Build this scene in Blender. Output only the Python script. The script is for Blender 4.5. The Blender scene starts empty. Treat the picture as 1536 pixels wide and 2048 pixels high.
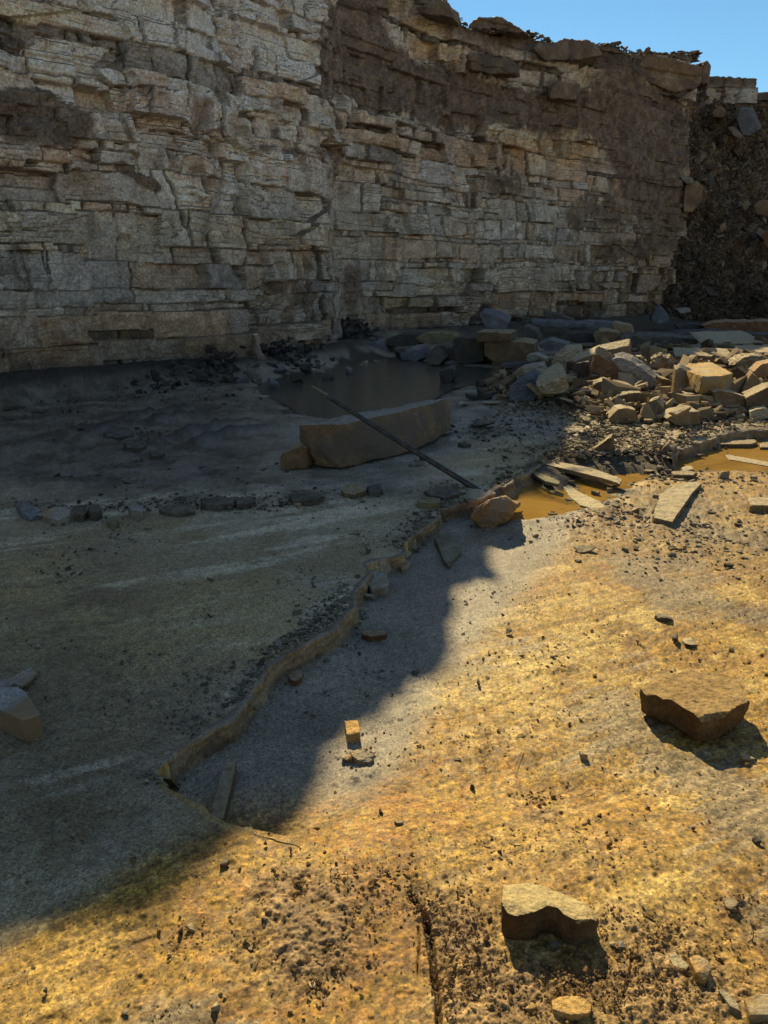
import bpy, bmesh, math, random
import numpy as np
from mathutils import Vector, Matrix, noise as mnoise

random.seed(7)
RNG = np.random.default_rng(11)
SC = bpy.context.scene
COL = SC.collection

# ------------------------------------------------------------------ camera numbers
CAM_H = 1.6
FPX = 1547.0
CX, CY = 768.0, 1024.0
HORIZON = 560.0
PITCH = math.atan((CY - HORIZON) / FPX)
SP, CP = math.sin(PITCH), math.cos(PITCH)
SUN_EL, SUN_AZ = math.radians(36.0), math.radians(-8.0)

def ray(px, py):
    a = (np.asarray(px, float) - CX) / FPX
    b = (CY - np.asarray(py, float)) / FPX
    return a, CP + b * SP, -SP + b * CP          # X, Y, Z of the ray

def at(px, py, z=0.0):
    dx, dy, dz = ray(px, py)
    t = (z - CAM_H) / dz
    return dx * t, dy * t

def proj(x, y, z):
    zr = z - CAM_H
    zc = y * CP - zr * SP
    yc = y * SP + zr * CP
    zc = np.where(zc < 0.05, 0.05, zc)
    return CX + FPX * x / zc, CY - FPX * yc / zc

# ------------------------------------------------------------------ noise
def _h(ix, iy, iz, seed):
    h = (ix.astype(np.int64) * 374761393 + iy.astype(np.int64) * 668265263 + iz.astype(np.int64) * 2147483647 + seed * 974634777) & 0xFFFFFFFF
    h = ((h ^ (h >> 13)) * 1274126177) & 0xFFFFFFFF
    h = ((h ^ (h >> 16)) * 2246822519) & 0xFFFFFFFF
    h = h ^ (h >> 15)
    return (h & 0xFFFF).astype(np.float32) / 32767.5 - 1.0

def vn2(x, y, seed=0):
    x = np.asarray(x, np.float64); y = np.asarray(y, np.float64)
    x, y = np.broadcast_arrays(x, y)
    ix = np.floor(x); iy = np.floor(y)
    fx = (x - ix); fy = (y - iy)
    fx = fx * fx * fx * (fx * (fx * 6 - 15) + 10); fy = fy * fy * fy * (fy * (fy * 6 - 15) + 10)
    ix = ix.astype(np.int64); iy = iy.astype(np.int64); z = np.zeros_like(ix)
    a = _h(ix, iy, z, seed); b = _h(ix + 1, iy, z, seed); c = _h(ix, iy + 1, z, seed); d = _h(ix + 1, iy + 1, z, seed)
    return (a * (1 - fx) + b * fx) * (1 - fy) + (c * (1 - fx) + d * fx) * fy

def fbm2(x, y, oct=4, seed=0, gain=0.5, lac=2.03):
    s = 0; a = 1; t = 0
    for k in range(oct):
        s = s + a * vn2(x, y, seed + k * 17); t += a
        x = x * lac + 3.7; y = y * lac + 1.3; a *= gain
    return s / t

def vn3(x, y, z, seed=0):
    ix = np.floor(x); iy = np.floor(y); iz = np.floor(z)
    fx = x - ix; fy = y - iy; fz = z - iz
    fx = fx * fx * (3 - 2 * fx); fy = fy * fy * (3 - 2 * fy); fz = fz * fz * (3 - 2 * fz)
    ix = ix.astype(np.int64); iy = iy.astype(np.int64); iz = iz.astype(np.int64)
    r = 0
    for dx in (0, 1):
        for dy in (0, 1):
            for dz in (0, 1):
                w = (fx if dx else 1 - fx) * (fy if dy else 1 - fy) * (fz if dz else 1 - fz)
                r = r + w * _h(ix + dx, iy + dy, iz + dz, seed)
    return r

def fbm3(x, y, z, oct=3, seed=0):
    s = 0; a = 1; t = 0
    for k in range(oct):
        s = s + a * vn3(x, y, z, seed + k * 31); t += a
        x = x * 2.07 + 5.1; y = y * 2.07 + 2.3; z = z * 2.07 + 7.7; a *= .5
    return s / t

def sstep(e0, e1, x):
    t = np.clip((x - e0) / (e1 - e0), 0, 1)
    return t * t * (3 - 2 * t)

def mix(a, b, t):
    return a + (b - a) * t

def seg_dist(x, y, pts):
    d = np.full(np.shape(x), 1e9)
    for (x0, y0), (x1, y1) in zip(pts[:-1], pts[1:]):
        vx, vy = x1 - x0, y1 - y0
        t = np.clip(((x - x0) * vx + (y - y0) * vy) / (vx * vx + vy * vy + 1e-12), 0, 1)
        d = np.minimum(d, np.hypot(x - x0 - t * vx, y - y0 - t * vy))
    return d

def inside(x, y, poly):
    r = np.zeros(np.shape(x), bool)
    n = len(poly)
    for i in range(n):
        x0, y0 = poly[i]; x1, y1 = poly[(i + 1) % n]
        if y0 == y1: continue
        c = ((y0 > y) != (y1 > y)) & (x < (x1 - x0) * (y - y0) / (y1 - y0) + x0)
        r ^= c
    return r

def sdf(x, y, poly):
    d = seg_dist(x, y, list(poly) + [poly[0]])
    return np.where(inside(x, y, poly), -d, d)   # negative inside

def W(pts, z=0.0):
    out = []
    for p in pts:
        X, Y = at(p[0], p[1], z)
        out.append((float(X), float(Y)))
    return out

# ------------------------------------------------------------------ plan of the quarry floor
LEDGE_PX = [(312,1545),(345,1505),(392,1472),(430,1445),(478,1408),(500,1385),(512,1362),(530,1330),(562,1308),(600,1290),(642,1262),(680,1235),(698,1212),(705,1190),(708,1172),(722,1158),(733,1150),
            (738,1128),(775,1116),(800,1108),(806,1092),(826,1070),(850,1050),(872,1034),(880,1018),(915,1008),(950,1000),(985,985),(1012,968),(1040,950),(1078,928),(1100,915),(1150,918),(1200,916),(1270,912),(1338,916),(1352,900),(1400,884),(1452,866),(1560,856),(1900,840)]
LIP_PX = [(312,1545),(330,1572),(352,1592),(385,1614),(420,1632),(470,1652),(540,1666),(640,1686),(720,1700),(800,1722)]
LEDGE = W(LEDGE_PX)
BRK0, BRK1 = LEDGE_PX.index((1078,928)), LEDGE_PX.index((1338,916))
LIP = W(LIP_PX)
SOFT = W([(790,1722),(1000,1770),(1250,1760),(1536,1700),(2200,1600)])
LOWPOLY = LEDGE + [(14.0, 6.0), (14.0, 1.5)] + W([(2200,1600),(1536,1700),(1250,1760),(1000,1770)]) + LIP[::-1][:-1]
PUD1 = W([(940,1030),(985,998),(1010,978),(1060,950),(1090,925),(1180,922),(1330,926),(1400,895),(1480,872),(1700,862),(1800,930),(1536,945),(1440,940),(1300,952),(1250,985),(1190,1015),(1120,1030),(1050,1040),(1000,1042)], -.1)
PUD2 = W([(500,772),(560,752),(640,742),(700,716),(800,712),(900,728),(1000,735),(1012,758),(905,775),(860,800),(720,822),(650,836),(600,826),(560,800)])
PILE = W([(1010,800),(1110,735),(1180,712),(1300,705),(1420,690),(1650,690),(1700,830),(1450,838),(1230,842),(1140,815)])

WALL = [(-17.5,-1.05),(-2.85,14.0),(-2.5,14.9),(-0.98,17.4),(-0.95,20.0),(5.2,26.5),(11.9,32.8),(13.0,36.5),(40.0,40.0)]

def gz(x, y):
    """height of the floor without its small roughness"""
    x = np.asarray(x, float); y = np.asarray(y, float)
    ins = inside(x, y, LOWPOLY)
    dh = np.minimum(seg_dist(x, y, LEDGE), seg_dist(x, y, LIP[:7]))
    lip = seg_dist(x, y, LIP)
    ds = seg_dist(x, y, SOFT)
    w = 0.010 + 0.0016 * np.hypot(x, y)
    w = w + (.42 + .22 * vn2(x * 2.1, y * 2.1, 77)) * sstep(LEDGE[BRK0][0] - .1, LEDGE[BRK0][0] + .1, x) * sstep(LEDGE[BRK1][0] + .1, LEDGE[BRK1][0] - .1, x) * (y > 6)
    low = sstep(0, w, dh) * sstep(0, 0.02 + 0.6 * sstep(0.5, 1.6, np.hypot(x - LIP[4][0], y - LIP[4][1])), lip) * sstep(0.0, 0.55, ds)
    low = np.where(ins, low, 0)
    z = -0.095 * low
    # puddle basins
    z = np.where(ins, z - 0.035 * sstep(0.10, -0.15, sdf(x, y, PUD1)), z)
    z = z - 0.05 * sstep(0.25, -0.3, sdf(x, y, PUD2))
    # mound under the rubble pile, mud bank along the foot of the rock face
    z = z + 0.14 * sstep(0.4, -1.6, sdf(x, y, PILE))
    dw = seg_dist(x, y, WALL)
    z = z + 0.30 * sstep(1.3, 0.1, dw)
    return z

def gpt(px, py, dz=0.0):
    z = 0.0
    for _ in range(6):
        X, Y = at(px, py, z + dz)
        z = float(gz(X, Y))
    return float(X), float(Y), z

# ------------------------------------------------------------------ mesh + material helpers
def new_mesh_obj(name, verts, quads=None, tris=None, mat=None, smooth=False, col=None):
    me = bpy.data.meshes.new(name)
    verts = np.asarray(verts, np.float32)
    nq = 0 if quads is None else len(quads); nt = 0 if tris is None else len(tris)
    me.vertices.add(len(verts)); me.vertices.foreach_set("co", verts.ravel())
    loops = []
    if nq: loops.append(np.asarray(quads, np.int32).ravel())
    if nt: loops.append(np.asarray(tris, np.int32).ravel())
    loops = np.concatenate(loops)
    me.loops.add(len(loops)); me.loops.foreach_set("vertex_index", loops)
    me.polygons.add(nq + nt)
    starts = np.concatenate([np.arange(nq) * 4, nq * 4 + np.arange(nt) * 3]).astype(np.int32)
    tot = np.concatenate([np.full(nq, 4), np.full(nt, 3)]).astype(np.int32)
    me.polygons.foreach_set("loop_start", starts)
    me.polygons.foreach_set("loop_total", tot)
    me.update(calc_edges=True)
    me.polygons.foreach_set("use_smooth", np.full(nq + nt, smooth))
    if col is not None:
        a = me.color_attributes.new("Col", 'FLOAT_COLOR', 'POINT')
        c = np.ones((len(verts), 4), np.float32); c[:, :3] = col
        a.data.foreach_set("color", c.ravel())
    if mat: me.materials.append(mat)
    me.validate()
    o = bpy.data.objects.new(name, me); COL.objects.link(o)
    return o

def grid_quads(nr, nc):
    i = np.arange(nr * nc).reshape(nr, nc)
    return np.stack([i[:-1, :-1], i[:-1, 1:], i[1:, 1:], i[1:, :-1]], -1).reshape(-1, 4)

def tag(o, label, cat, group=None):
    o["label"] = label; o["category"] = cat; o["kind"] = "thing"
    if group: o["group"] = group
    return o

def mat_base(name):
    m = bpy.data.materials.new(name); m.use_nodes = True
    nt = m.node_tree
    return m, nt, nt.nodes["Principled BSDF"]

def N(nt, kind, **kw):
    n = nt.nodes.new(kind)
    for k, v in kw.items():
        if hasattr(n, k): setattr(n, k, v)
        else: n.inputs[k.replace('_', ' ')].default_value = v
    return n

def nz(nt, vec, scale, detail=6, rough=.6, dist=0.0):
    n = nt.nodes.new('ShaderNodeTexNoise')
    n.inputs['Scale'].default_value = scale; n.inputs['Detail'].default_value = detail
    n.inputs['Roughness'].default_value = rough; n.inputs['Distortion'].default_value = dist
    nt.links.new(vec, n.inputs['Vector'])
    return n.outputs['Fac']

def ramp(nt, fac, stops):
    r = nt.nodes.new('ShaderNodeValToRGB')
    top = max(1.0, max(max(c) for p, c in stops))          # a ramp stores no colour above 1
    stops = [(p, tuple(v / top for v in c)) for p, c in stops]
    el = r.color_ramp.elements
    while len(el) > 1: el.remove(el[-1])
    el[0].position = stops[0][0]; el[0].color = (*stops[0][1], 1)
    for p, c in stops[1:]:
        e = el.new(p); e.color = (*c, 1)
    nt.links.new(fac, r.inputs['Fac'])
    if top == 1.0: return r.outputs['Color']
    s = nt.nodes.new('ShaderNodeVectorMath'); s.operation = 'SCALE'; s.inputs['Scale'].default_value = top
    nt.links.new(r.outputs['Color'], s.inputs[0])
    return s.outputs[0]

def mul(nt, a, b, fac=1.0, kind='MULTIPLY'):
    m = nt.nodes.new('ShaderNodeMix'); m.data_type = 'RGBA'; m.blend_type = kind
    if isinstance(fac, float): m.inputs[0].default_value = fac
    else: nt.links.new(fac, m.inputs[0])
    for s, i in ((a, 6), (b, 7)):
        if isinstance(s, tuple): m.inputs[i].default_value = (*s, 1)
        else: nt.links.new(s, m.inputs[i])
    return m.outputs[2]

def bump(nt, h, dist, strength=1.0, prev=None):
    b = nt.nodes.new('ShaderNodeBump'); b.inputs['Distance'].default_value = dist; b.inputs['Strength'].default_value = strength
    nt.links.new(h, b.inputs['Height'])
    if prev is not None: nt.links.new(prev, b.inputs['Normal'])
    return b.outputs['Normal']

def attr_material(name, fine, rough, bumps, spec=.4, speck=(.55, 1.35), dust=None, grain=None):
    """vertex colour modulated by fine world-space noise, plus bump"""
    m, nt, bs = mat_base(name)
    geo = nt.nodes.new('ShaderNodeTexCoord'); vec = geo.outputs['Object']
    at_ = nt.nodes.new('ShaderNodeAttribute'); at_.attribute_name = 'Col'
    c = at_.outputs['Color']
    f = nz(nt, vec, fine, 5, .75)
    c = mul(nt, c, ramp(nt, f, [(.36, (speck[0],) * 3), (.5, (1, 1, 1)), (.64, (speck[1],) * 3)]))
    if grain:
        vo = nt.nodes.new('ShaderNodeTexVoronoi'); vo.inputs['Scale'].default_value = grain; nt.links.new(vec, vo.inputs['Vector'])
        sv = nt.nodes.new('ShaderNodeSeparateColor'); nt.links.new(vo.outputs['Color'], sv.inputs[0])
        c = mul(nt, c, ramp(nt, sv.outputs[0], [(.0, (.42, .38, .34)), (.12, (.8, .78, .76)), (.5, (1, 1, 1)), (.9, (1.08, 1.08, 1.08)), (1.0, (1.45, 1.45, 1.4))]))
    f2 = nz(nt, vec, fine * .22, 5, .6)
    c = mul(nt, c, ramp(nt, f2, [(.3, (.8, .76, .72)), (.7, (1.14, 1.16, 1.16))]))
    if dust:
        g = nt.nodes.new('ShaderNodeNewGeometry'); s = nt.nodes.new('ShaderNodeSeparateXYZ')
        nt.links.new(g.outputs['Normal'], s.inputs[0])
        r = ramp(nt, s.outputs['Z'], [(.35, (0, 0, 0)), (.75, (1, 1, 1))])
        c2 = mul(nt, c, dust, r, 'MIX')
        c = c2
    nt.links.new(c, bs.inputs['Base Color'])
    n = None
    for sc, d in bumps:
        n = bump(nt, nz(nt, vec, sc, 4, .65), d, 1.0, n)
    nt.links.new(n, bs.inputs['Normal'])
    rr = nt.nodes.new('ShaderNodeMapRange'); rr.inputs[3].default_value = rough[0]; rr.inputs[4].default_value = rough[1]
    rr.inputs[1].default_value = .3; rr.inputs[2].default_value = .7
    nt.links.new(f2, rr.inputs[0]); nt.links.new(rr.outputs[0], bs.inputs['Roughness'])
    bs.inputs['Specular IOR Level'].default_value = spec
    return m

def rock_material(name, c1, c2, c3, scale=6, rough=(.6, .9), spec=.35, strata=0.0, stain=None, top=1.7):
    m, nt, bs = mat_base(name)
    tc = nt.nodes.new('ShaderNodeTexCoord'); oi = nt.nodes.new('ShaderNodeObjectInfo')
    va = nt.nodes.new('ShaderNodeVectorMath'); va.operation = 'ADD'
    nt.links.new(tc.outputs['Object'], va.inputs[0])
    cx = nt.nodes.new('ShaderNodeCombineXYZ'); nt.links.new(oi.outputs['Random'], cx.inputs[0]); 
    vs = nt.nodes.new('ShaderNodeVectorMath'); vs.operation = 'SCALE'; vs.inputs['Scale'].default_value = 40
    nt.links.new(cx.outputs[0], vs.inputs[0]); nt.links.new(vs.outputs[0], va.inputs[1])
    vec = va.outputs[0]
    f = nz(nt, vec, scale, 9, .62, .6)
    c = ramp(nt, f, [(.30, c1), (.5, c2), (.70, c3)])
    fine = nz(nt, vec, scale * 14, 6, .8)
    c = mul(nt, c, ramp(nt, fine, [(.36, (.5, .47, .45)), (.5, (1, 1, 1)), (.64, (1.35, 1.35, 1.32))]))
    rv = ramp(nt, oi.outputs['Random'], [(0, (.8, .82, .86)), (.5, (1, 1, 1)), (1, (1.15, 1.08, .98))])
    c = mul(nt, c, rv)
    if stain:
        f3 = nz(nt, vec, scale * .6, 4, .5)
        c = mul(nt, c, stain, ramp(nt, f3, [(.5, (0, 0, 0)), (.62, (1, 1, 1))]), 'MIX')
    g = nt.nodes.new('ShaderNodeNewGeometry'); sx = nt.nodes.new('ShaderNodeSeparateXYZ'); nt.links.new(g.outputs['True Normal'], sx.inputs[0])
    ad = nt.nodes.new('ShaderNodeMath'); ad.operation = 'MULTIPLY_ADD'; ad.inputs[1].default_value = .35; nt.links.new(nz(nt, vec, scale * 3, 5, .6), ad.inputs[0]); nt.links.new(sx.outputs['Z'], ad.inputs[2])  # upward faces paler: dust, with sunlight on the tops painted in
    if isinstance(top, tuple):
        dc = mul(nt, top, ramp(nt, nz(nt, vec, scale * 5, 7, .75), [(.34, (.5, .45, .4)), (.5, (1, 1, 1)), (.66, (1.3, 1.3, 1.25))]))
        c = mul(nt, c, dc, ramp(nt, ad.outputs[0], [(.66, (0, 0, 0)), (1.0, (.92, .92, .92))]), 'MIX')
    else:
        c = mul(nt, c, ramp(nt, ad.outputs[0], [(.62, (1, 1, 1)), (.98, (top, top * 1.01, top * 1.03))]))
    nt.links.new(c, bs.inputs['Base Color'])
    n = bump(nt, nz(nt, vec, scale * 2.5, 7, .7), .025)
    n = bump(nt, fine, .004, 1.0, n)
    nt.links.new(n, bs.inputs['Normal'])
    rr = nt.nodes.new('ShaderNodeMapRange'); rr.inputs[3].default_value = rough[0]; rr.inputs[4].default_value = rough[1]
    rr.inputs[1].default_value = .3; rr.inputs[2].default_value = .7
    nt.links.new(f, rr.inputs[0]); nt.links.new(rr.outputs[0], bs.inputs['Roughness'])
    bs.inputs['Specular IOR Level'].default_value = spec
    return m
# ------------------------------------------------------------------ the floor
def axis(lo, a, b, hi, step, nout):
    left = a - np.geomspace(1, a - lo + 1, nout)[::-1] + 1
    right = b + np.geomspace(1, hi - b + 1, nout) - 1
    return np.concatenate([left[:-1], np.arange(a, b, step), right])

def build_ground():
    px = axis(-2600, -60, 1600, 4200, 2.0, 60)
    py = np.concatenate([[3600, 3200, 2900, 2700, 2560, 2440, 2340, 2260, 2200, 2160, 2130], np.arange(2110, 612, -2.0)])
    PX, PY = np.meshgrid(px, py)
    X, Y = at(PX, PY)
    z0 = gz(X, Y)
    d = np.hypot(X, Y)
    g = lambda cx, cy, rx, ry, a=0: np.exp(-((((PX - cx) * math.cos(a) + (PY - cy) * math.sin(a)) / rx) ** 2 + ((-(PX - cx) * math.sin(a) + (PY - cy) * math.cos(a)) / ry) ** 2))
    n1 = fbm2(X * .9, Y * .9, 4, 1); n2 = fbm2(X * 4, Y * 4, 4, 2); n3 = fbm2(X * 18, Y * 18, 4, 3); n4 = fbm2(X * 70, Y * 70, 3, 4)
    # directional grain of the bedding surface
    th = math.radians(28); U = X * math.cos(th) + Y * math.sin(th); V = -X * math.sin(th) + Y * math.cos(th)
    st1 = fbm2(U * .9, V * 7, 4, 9); st2 = fbm2(U * 4, V * 45, 3, 10)
    # ---- masks
    mud = np.clip(sstep(1010, 960, PY + 26 * n1 * 2 + .02 * (PX - 300)) * sstep(620, 430, PX + 60 * n1), 0, 1)
    mudm = np.clip(sstep(1035, 965, PY + 30 * n2) * sstep(1000, 800, PX + 80 * n1) + sstep(900, 860, PY + 20 * n2), 0, 1) * (1 - mud)
    low = sstep(.02, .08, -(z0))
    crumb = np.clip(g(600, 1860, 105, 95) * 1.25 + g(590, 1770, 60, 30) * .8 + g(720, 1800, 110, 50) * .45 + g(860, 1830, 60, 40) * .8 + g(940, 1900, 70, 90) * .9 + g(960, 1990, 110, 70)
                    + g(1160, 1990, 190, 70) * .9 + g(1370, 1990, 200, 80) * .75 + g(1300, 1870, 110, 50) * .55 + g(1180, 1700, 110, 60) * .3 + g(1370, 1440, 0.1, .1)
                    + g(720, 1512, 38, 18) + g(1085, 1605, 35, 20) * .9 + g(1470, 1805, 40, 24) + g(660, 1930, 70, 60) * .6, 0, 1)
    crumb = np.clip(crumb * (1 + .9 * n2 + .5 * n3), 0, 1)
    gravel = np.clip(sstep(1120, 1060, PY + 40 * n1) * sstep(1080, 1150, PX) * sstep(940, 985, PY) + .9 * sstep(905, 890, PY) * sstep(1110, 1150, PX) * sstep(800, 835, PY), 0, 1)
    # ---- height
    dz = .014 * n1 * 1.3 + .006 * n2 + .0012 * n3 + .0009 * n4 + .0012 * st2
    soft = sstep(.25, .6, .5 + n2) * .5
    dz += crumb * (.003 + .009 * np.clip(n3 + .35, 0, 1) + .006 * n4 + .006 * fbm2(X * 38, Y * 38, 3, 21)) + .018 * g(600, 1865, 75, 65)
    dz += (mud + .55 * mudm) * (.020 * fbm2(X * 2.6, Y * 2.6, 4, 5) + .020 * np.abs(fbm2(X * 9, Y * 9, 3, 6)) + .012 * fbm2(X * 26, Y * 26, 3, 7))
    dz += gravel * (.010 * fbm2(X * 22, Y * 22, 3, 8) + .016 * np.clip(fbm2(X * 7, Y * 7, 3, 12), 0, 1))
    # crescent tyre ruts in the mud
    ruts = 0
    for (cx, cy, r0, sgn) in ((640, 905, .0, 1),):
        c0 = at(cx, cy); r = np.hypot(X - c0[0], Y - c0[1])
        arc = sstep(.2, .8, 1 - np.abs(np.arctan2(Y - c0[1], X - c0[0]) - 2.5) / 1.0)
        for k in (1.35, 1.75, 2.6, 3.05):
            bump_ = np.exp(-((r - k - .04 * n2) / .09) ** 2) * (1 + 1.0 * n2); dz += arc * .075 * bump_; ruts = ruts + arc * bump_
    inpud = sstep(.06, -.05, np.minimum(sdf(X, Y, PUD1) + .1 * n2 * 2, sdf(X, Y, PUD2) + .16 * n1 + .2 * n2))
    flat1 = sstep(.05, -.1, sdf(X, Y, PUD1)); dz = dz * (1 - .75 * flat1) + flat1 * (.050 * np.clip(fbm2(X * 1.6, Y * 2.6, 5, 41, .6) - .10, -.1, .6)) + .016 * sstep(.12, -.02, np.abs(sdf(X, Y, PUD1)) - .12) * fbm2(X * 5, Y * 8, 4, 42)
    # small pits and scabs
    pit = np.clip(fbm2(X * 30, Y * 30, 2, 14) - .48, 0, 1) * 4
    dz -= .004 * pit * sstep(9, 3, d)
    scab = sstep(.30, .42, fbm2(X * 7, Y * 7, 5, 15, .6)); dz -= .0035 * scab * sstep(1050, 1300, PY)
    # open cracks near the camera
    C1 = W([(822,1790),(838,1812),(852,1840),(860,1880),(868,1950),(876,2010),(880,2080),(884,2300)])
    C2 = W([(836,1858),(839,1890),(836,1925),(834,1962)])
    C3 = W([(1266,1900),(1262,1935),(1256,1965),(1246,2002)])
    d1 = seg_dist(X, Y, C1); d2 = seg_dist(X, Y, C2); d3 = seg_dist(X, Y, C3)
    side = (PX > np.interp(PY, [1790, 1840, 1880, 1950, 2080], [822, 852, 860, 868, 880])) & (d1 < .09)
    ckm = sstep(.012, .004, d1 + .004 * n3) * (PY > 1780); dz -= .030 * ckm
    dz -= .016 * np.where(side, sstep(.09, .0, d1), 0)
    dz -= .014 * sstep(.004, .001, d2 + .003 * np.abs(n3)) * sstep(-.3, .1, fbm2(Y * 30, X * 5, 2, 19)); dz -= .012 * sstep(.004, .001, d3)
    dl = np.minimum(seg_dist(X, Y, LEDGE), seg_dist(X, Y, LIP)); dz_keep = sstep(.0, .16, dl)
    dz = np.where(d1 < .1, dz, dz * (.12 + .88 * dz_keep))
    Z = z0 + dz
    # ---- colour
    def c(r, g_, b): return np.array([r, g_, b])[None, None, :]
    e = lambda m: np.clip(m, 0, 1)[..., None]
    colr = mix(c(.33, .190, .034), c(.47, .300, .066), e(.5 + 1.2 * n2))
    colr = mix(colr, c(.30, .145, .03), e(sstep(.0, .45, n1 * .8 + n3 * .9) * .8))
    colr = mix(colr, c(.60, .46, .17), e(sstep(.0, .5, .6 * st1 + .7 * n3 + .3 * n2 + .25 * g(930, 1370, 170, 110) + .2 * g(1100, 1200, 160, 120)) * .55))
    colr = mix(colr, c(.235, .195, .13), e(sstep(.02, .35, fbm2(X * 1.8, Y * 1.8, 4, 33) + .4 * st2 + .25 * (g(1170, 1490, 150, 60) + g(1420, 1700, 140, 120) + g(1300, 1100, 130, 60) + g(1200, 1750, 90, 60)) - .1) * .8))
    colr = colr * (1 + .20 * st2[..., None])
    colr = mix(colr, c(.27, .185, .10), e(crumb * .75))
    colr = mix(colr, c(.05, .035, .022), e(np.maximum(ckm, sstep(.004, .001, d2 + .003 * np.abs(n3)) * .6) * .9))
    colr = colr * np.clip(1 + .75 * n4 + .28 * n3 + .35 * st2, .3, 1.6)[..., None]
    # further floor: paler grey dust, dark specks
    far = sstep(1250, 1000, PY)
    colr = mix(colr, c(.40, .32, .175), e(far * .22))
    colr = mix(colr, c(.20, .15, .095), e(gravel * (.35 + .6 * n3)))
    # left bedding surface, shade of the rock face painted into its greys
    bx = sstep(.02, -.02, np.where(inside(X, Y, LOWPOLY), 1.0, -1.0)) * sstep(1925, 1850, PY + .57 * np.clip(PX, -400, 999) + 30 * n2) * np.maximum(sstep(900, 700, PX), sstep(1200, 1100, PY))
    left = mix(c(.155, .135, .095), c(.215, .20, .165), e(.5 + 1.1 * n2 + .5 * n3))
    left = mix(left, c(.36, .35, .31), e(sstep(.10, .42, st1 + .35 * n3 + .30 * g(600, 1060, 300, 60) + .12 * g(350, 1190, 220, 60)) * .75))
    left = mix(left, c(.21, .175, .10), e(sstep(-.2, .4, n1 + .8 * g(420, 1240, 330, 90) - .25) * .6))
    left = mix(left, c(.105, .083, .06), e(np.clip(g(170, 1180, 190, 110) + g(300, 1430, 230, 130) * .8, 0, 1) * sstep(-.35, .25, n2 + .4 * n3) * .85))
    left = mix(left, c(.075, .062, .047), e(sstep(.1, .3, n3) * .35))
    left = left * np.array([2.55, 2.38, 2.0]) * (1 - .42 * np.clip(g(100, 1600, 330, 170) + .6 * g(60, 1350, 200, 120), 0, 1))[..., None]  # raised against the weak fill light, deeper shade painted at lower left
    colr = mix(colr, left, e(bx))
    # low floor below the ledge, shade painted grey as far as the cast shadow's edge
    lowg = mix(c(.25, .24, .205), c(.36, .345, .30), e(.5 + n2))
    lowm = low * sstep(1120, 980, PX - .9 * (1450 - PY) * .35) * sstep(1640, 1500, PY - .0 * PX) * sstep(-.25, .0, -(PX - (560 + (1700 - PY) * .78)) / 400 + .12 * n1)
    colr = mix(colr, lowg, e(lowm * .85))
    # mud
    colr = mix(colr, mix(c(.19, .175, .145), c(.38, .355, .31), e(.5 + 1.5 * n2)), e(mudm * .8))
    colr = mix(colr, mix(c(.08, .075, .068), c(.23, .215, .19), e(.5 + 1.2 * n2 + .6 * n3)), e(mud * .9))
    colr = mix(colr, c(.045, .04, .038), e(ruts * .7))
    colr = mix(colr, c(.055, .045, .032), e(inpud * .9))
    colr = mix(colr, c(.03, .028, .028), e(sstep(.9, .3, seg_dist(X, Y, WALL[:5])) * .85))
    # sunlit ground beside the rubble pile
    sp = sstep(905, 880, PY) * sstep(1080, 1160, PX)
    colr = mix(colr, c(.36, .29, .18), e(sp * .7))
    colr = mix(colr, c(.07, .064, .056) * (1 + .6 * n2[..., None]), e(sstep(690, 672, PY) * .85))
    wet = np.clip(inpud + .6 * flat1, 0, 1)
    nr, nc = PX.shape
    V3 = np.stack([X, Y, Z], -1).reshape(-1, 3)
    colr = colr * (1 + .18 * n4)[..., None]
    C3_ = np.clip(colr, .012, .8).reshape(-1, 3)
    q = grid_quads(nr, nc)[:, ::1]
    # the wide outer sheet, under everything
    b = len(V3)
    V3 = np.concatenate([V3, [[-700, -700, -.35], [700, -700, -.35], [700, 700, -.35], [-700, 700, -.35]]])
    C3_ = np.concatenate([C3_, np.tile([[.3, .24, .14]], (4, 1))])
    q = np.concatenate([q, [[b, b + 1, b + 2, b + 3]]])
    m = attr_material('floor_rock', 120, (.40, .78), [(14, .0022), (90, .0020), (320, .0016)], spec=.35, speck=(.5, 1.4), grain=160)
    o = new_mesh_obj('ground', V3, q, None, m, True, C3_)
    o["kind"] = "structure"
    return o

def resample(pts, step):
    out = []; nrm = []
    for (a, b) in zip(pts[:-1], pts[1:]):
        a = np.array(a); b = np.array(b); L = np.hypot(*(b - a)); n = max(1, int(L / step))
        for i in range(n): out.append(a + (b - a) * i / n)
    out.append(np.array(pts[-1]))
    out = np.array(out)
    # smooth lightly
    for _ in range(1): out[1:-1] = (out[:-2] + 2 * out[1:-1] + out[2:]) / 4
    t = np.gradient(out, axis=0); t /= np.linalg.norm(t, axis=1)[:, None] + 1e-9
    return out, np.stack([t[:, 1], -t[:, 0]], 1), np.concatenate([[0], np.cumsum(np.linalg.norm(np.diff(out, axis=0), axis=1))])

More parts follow.
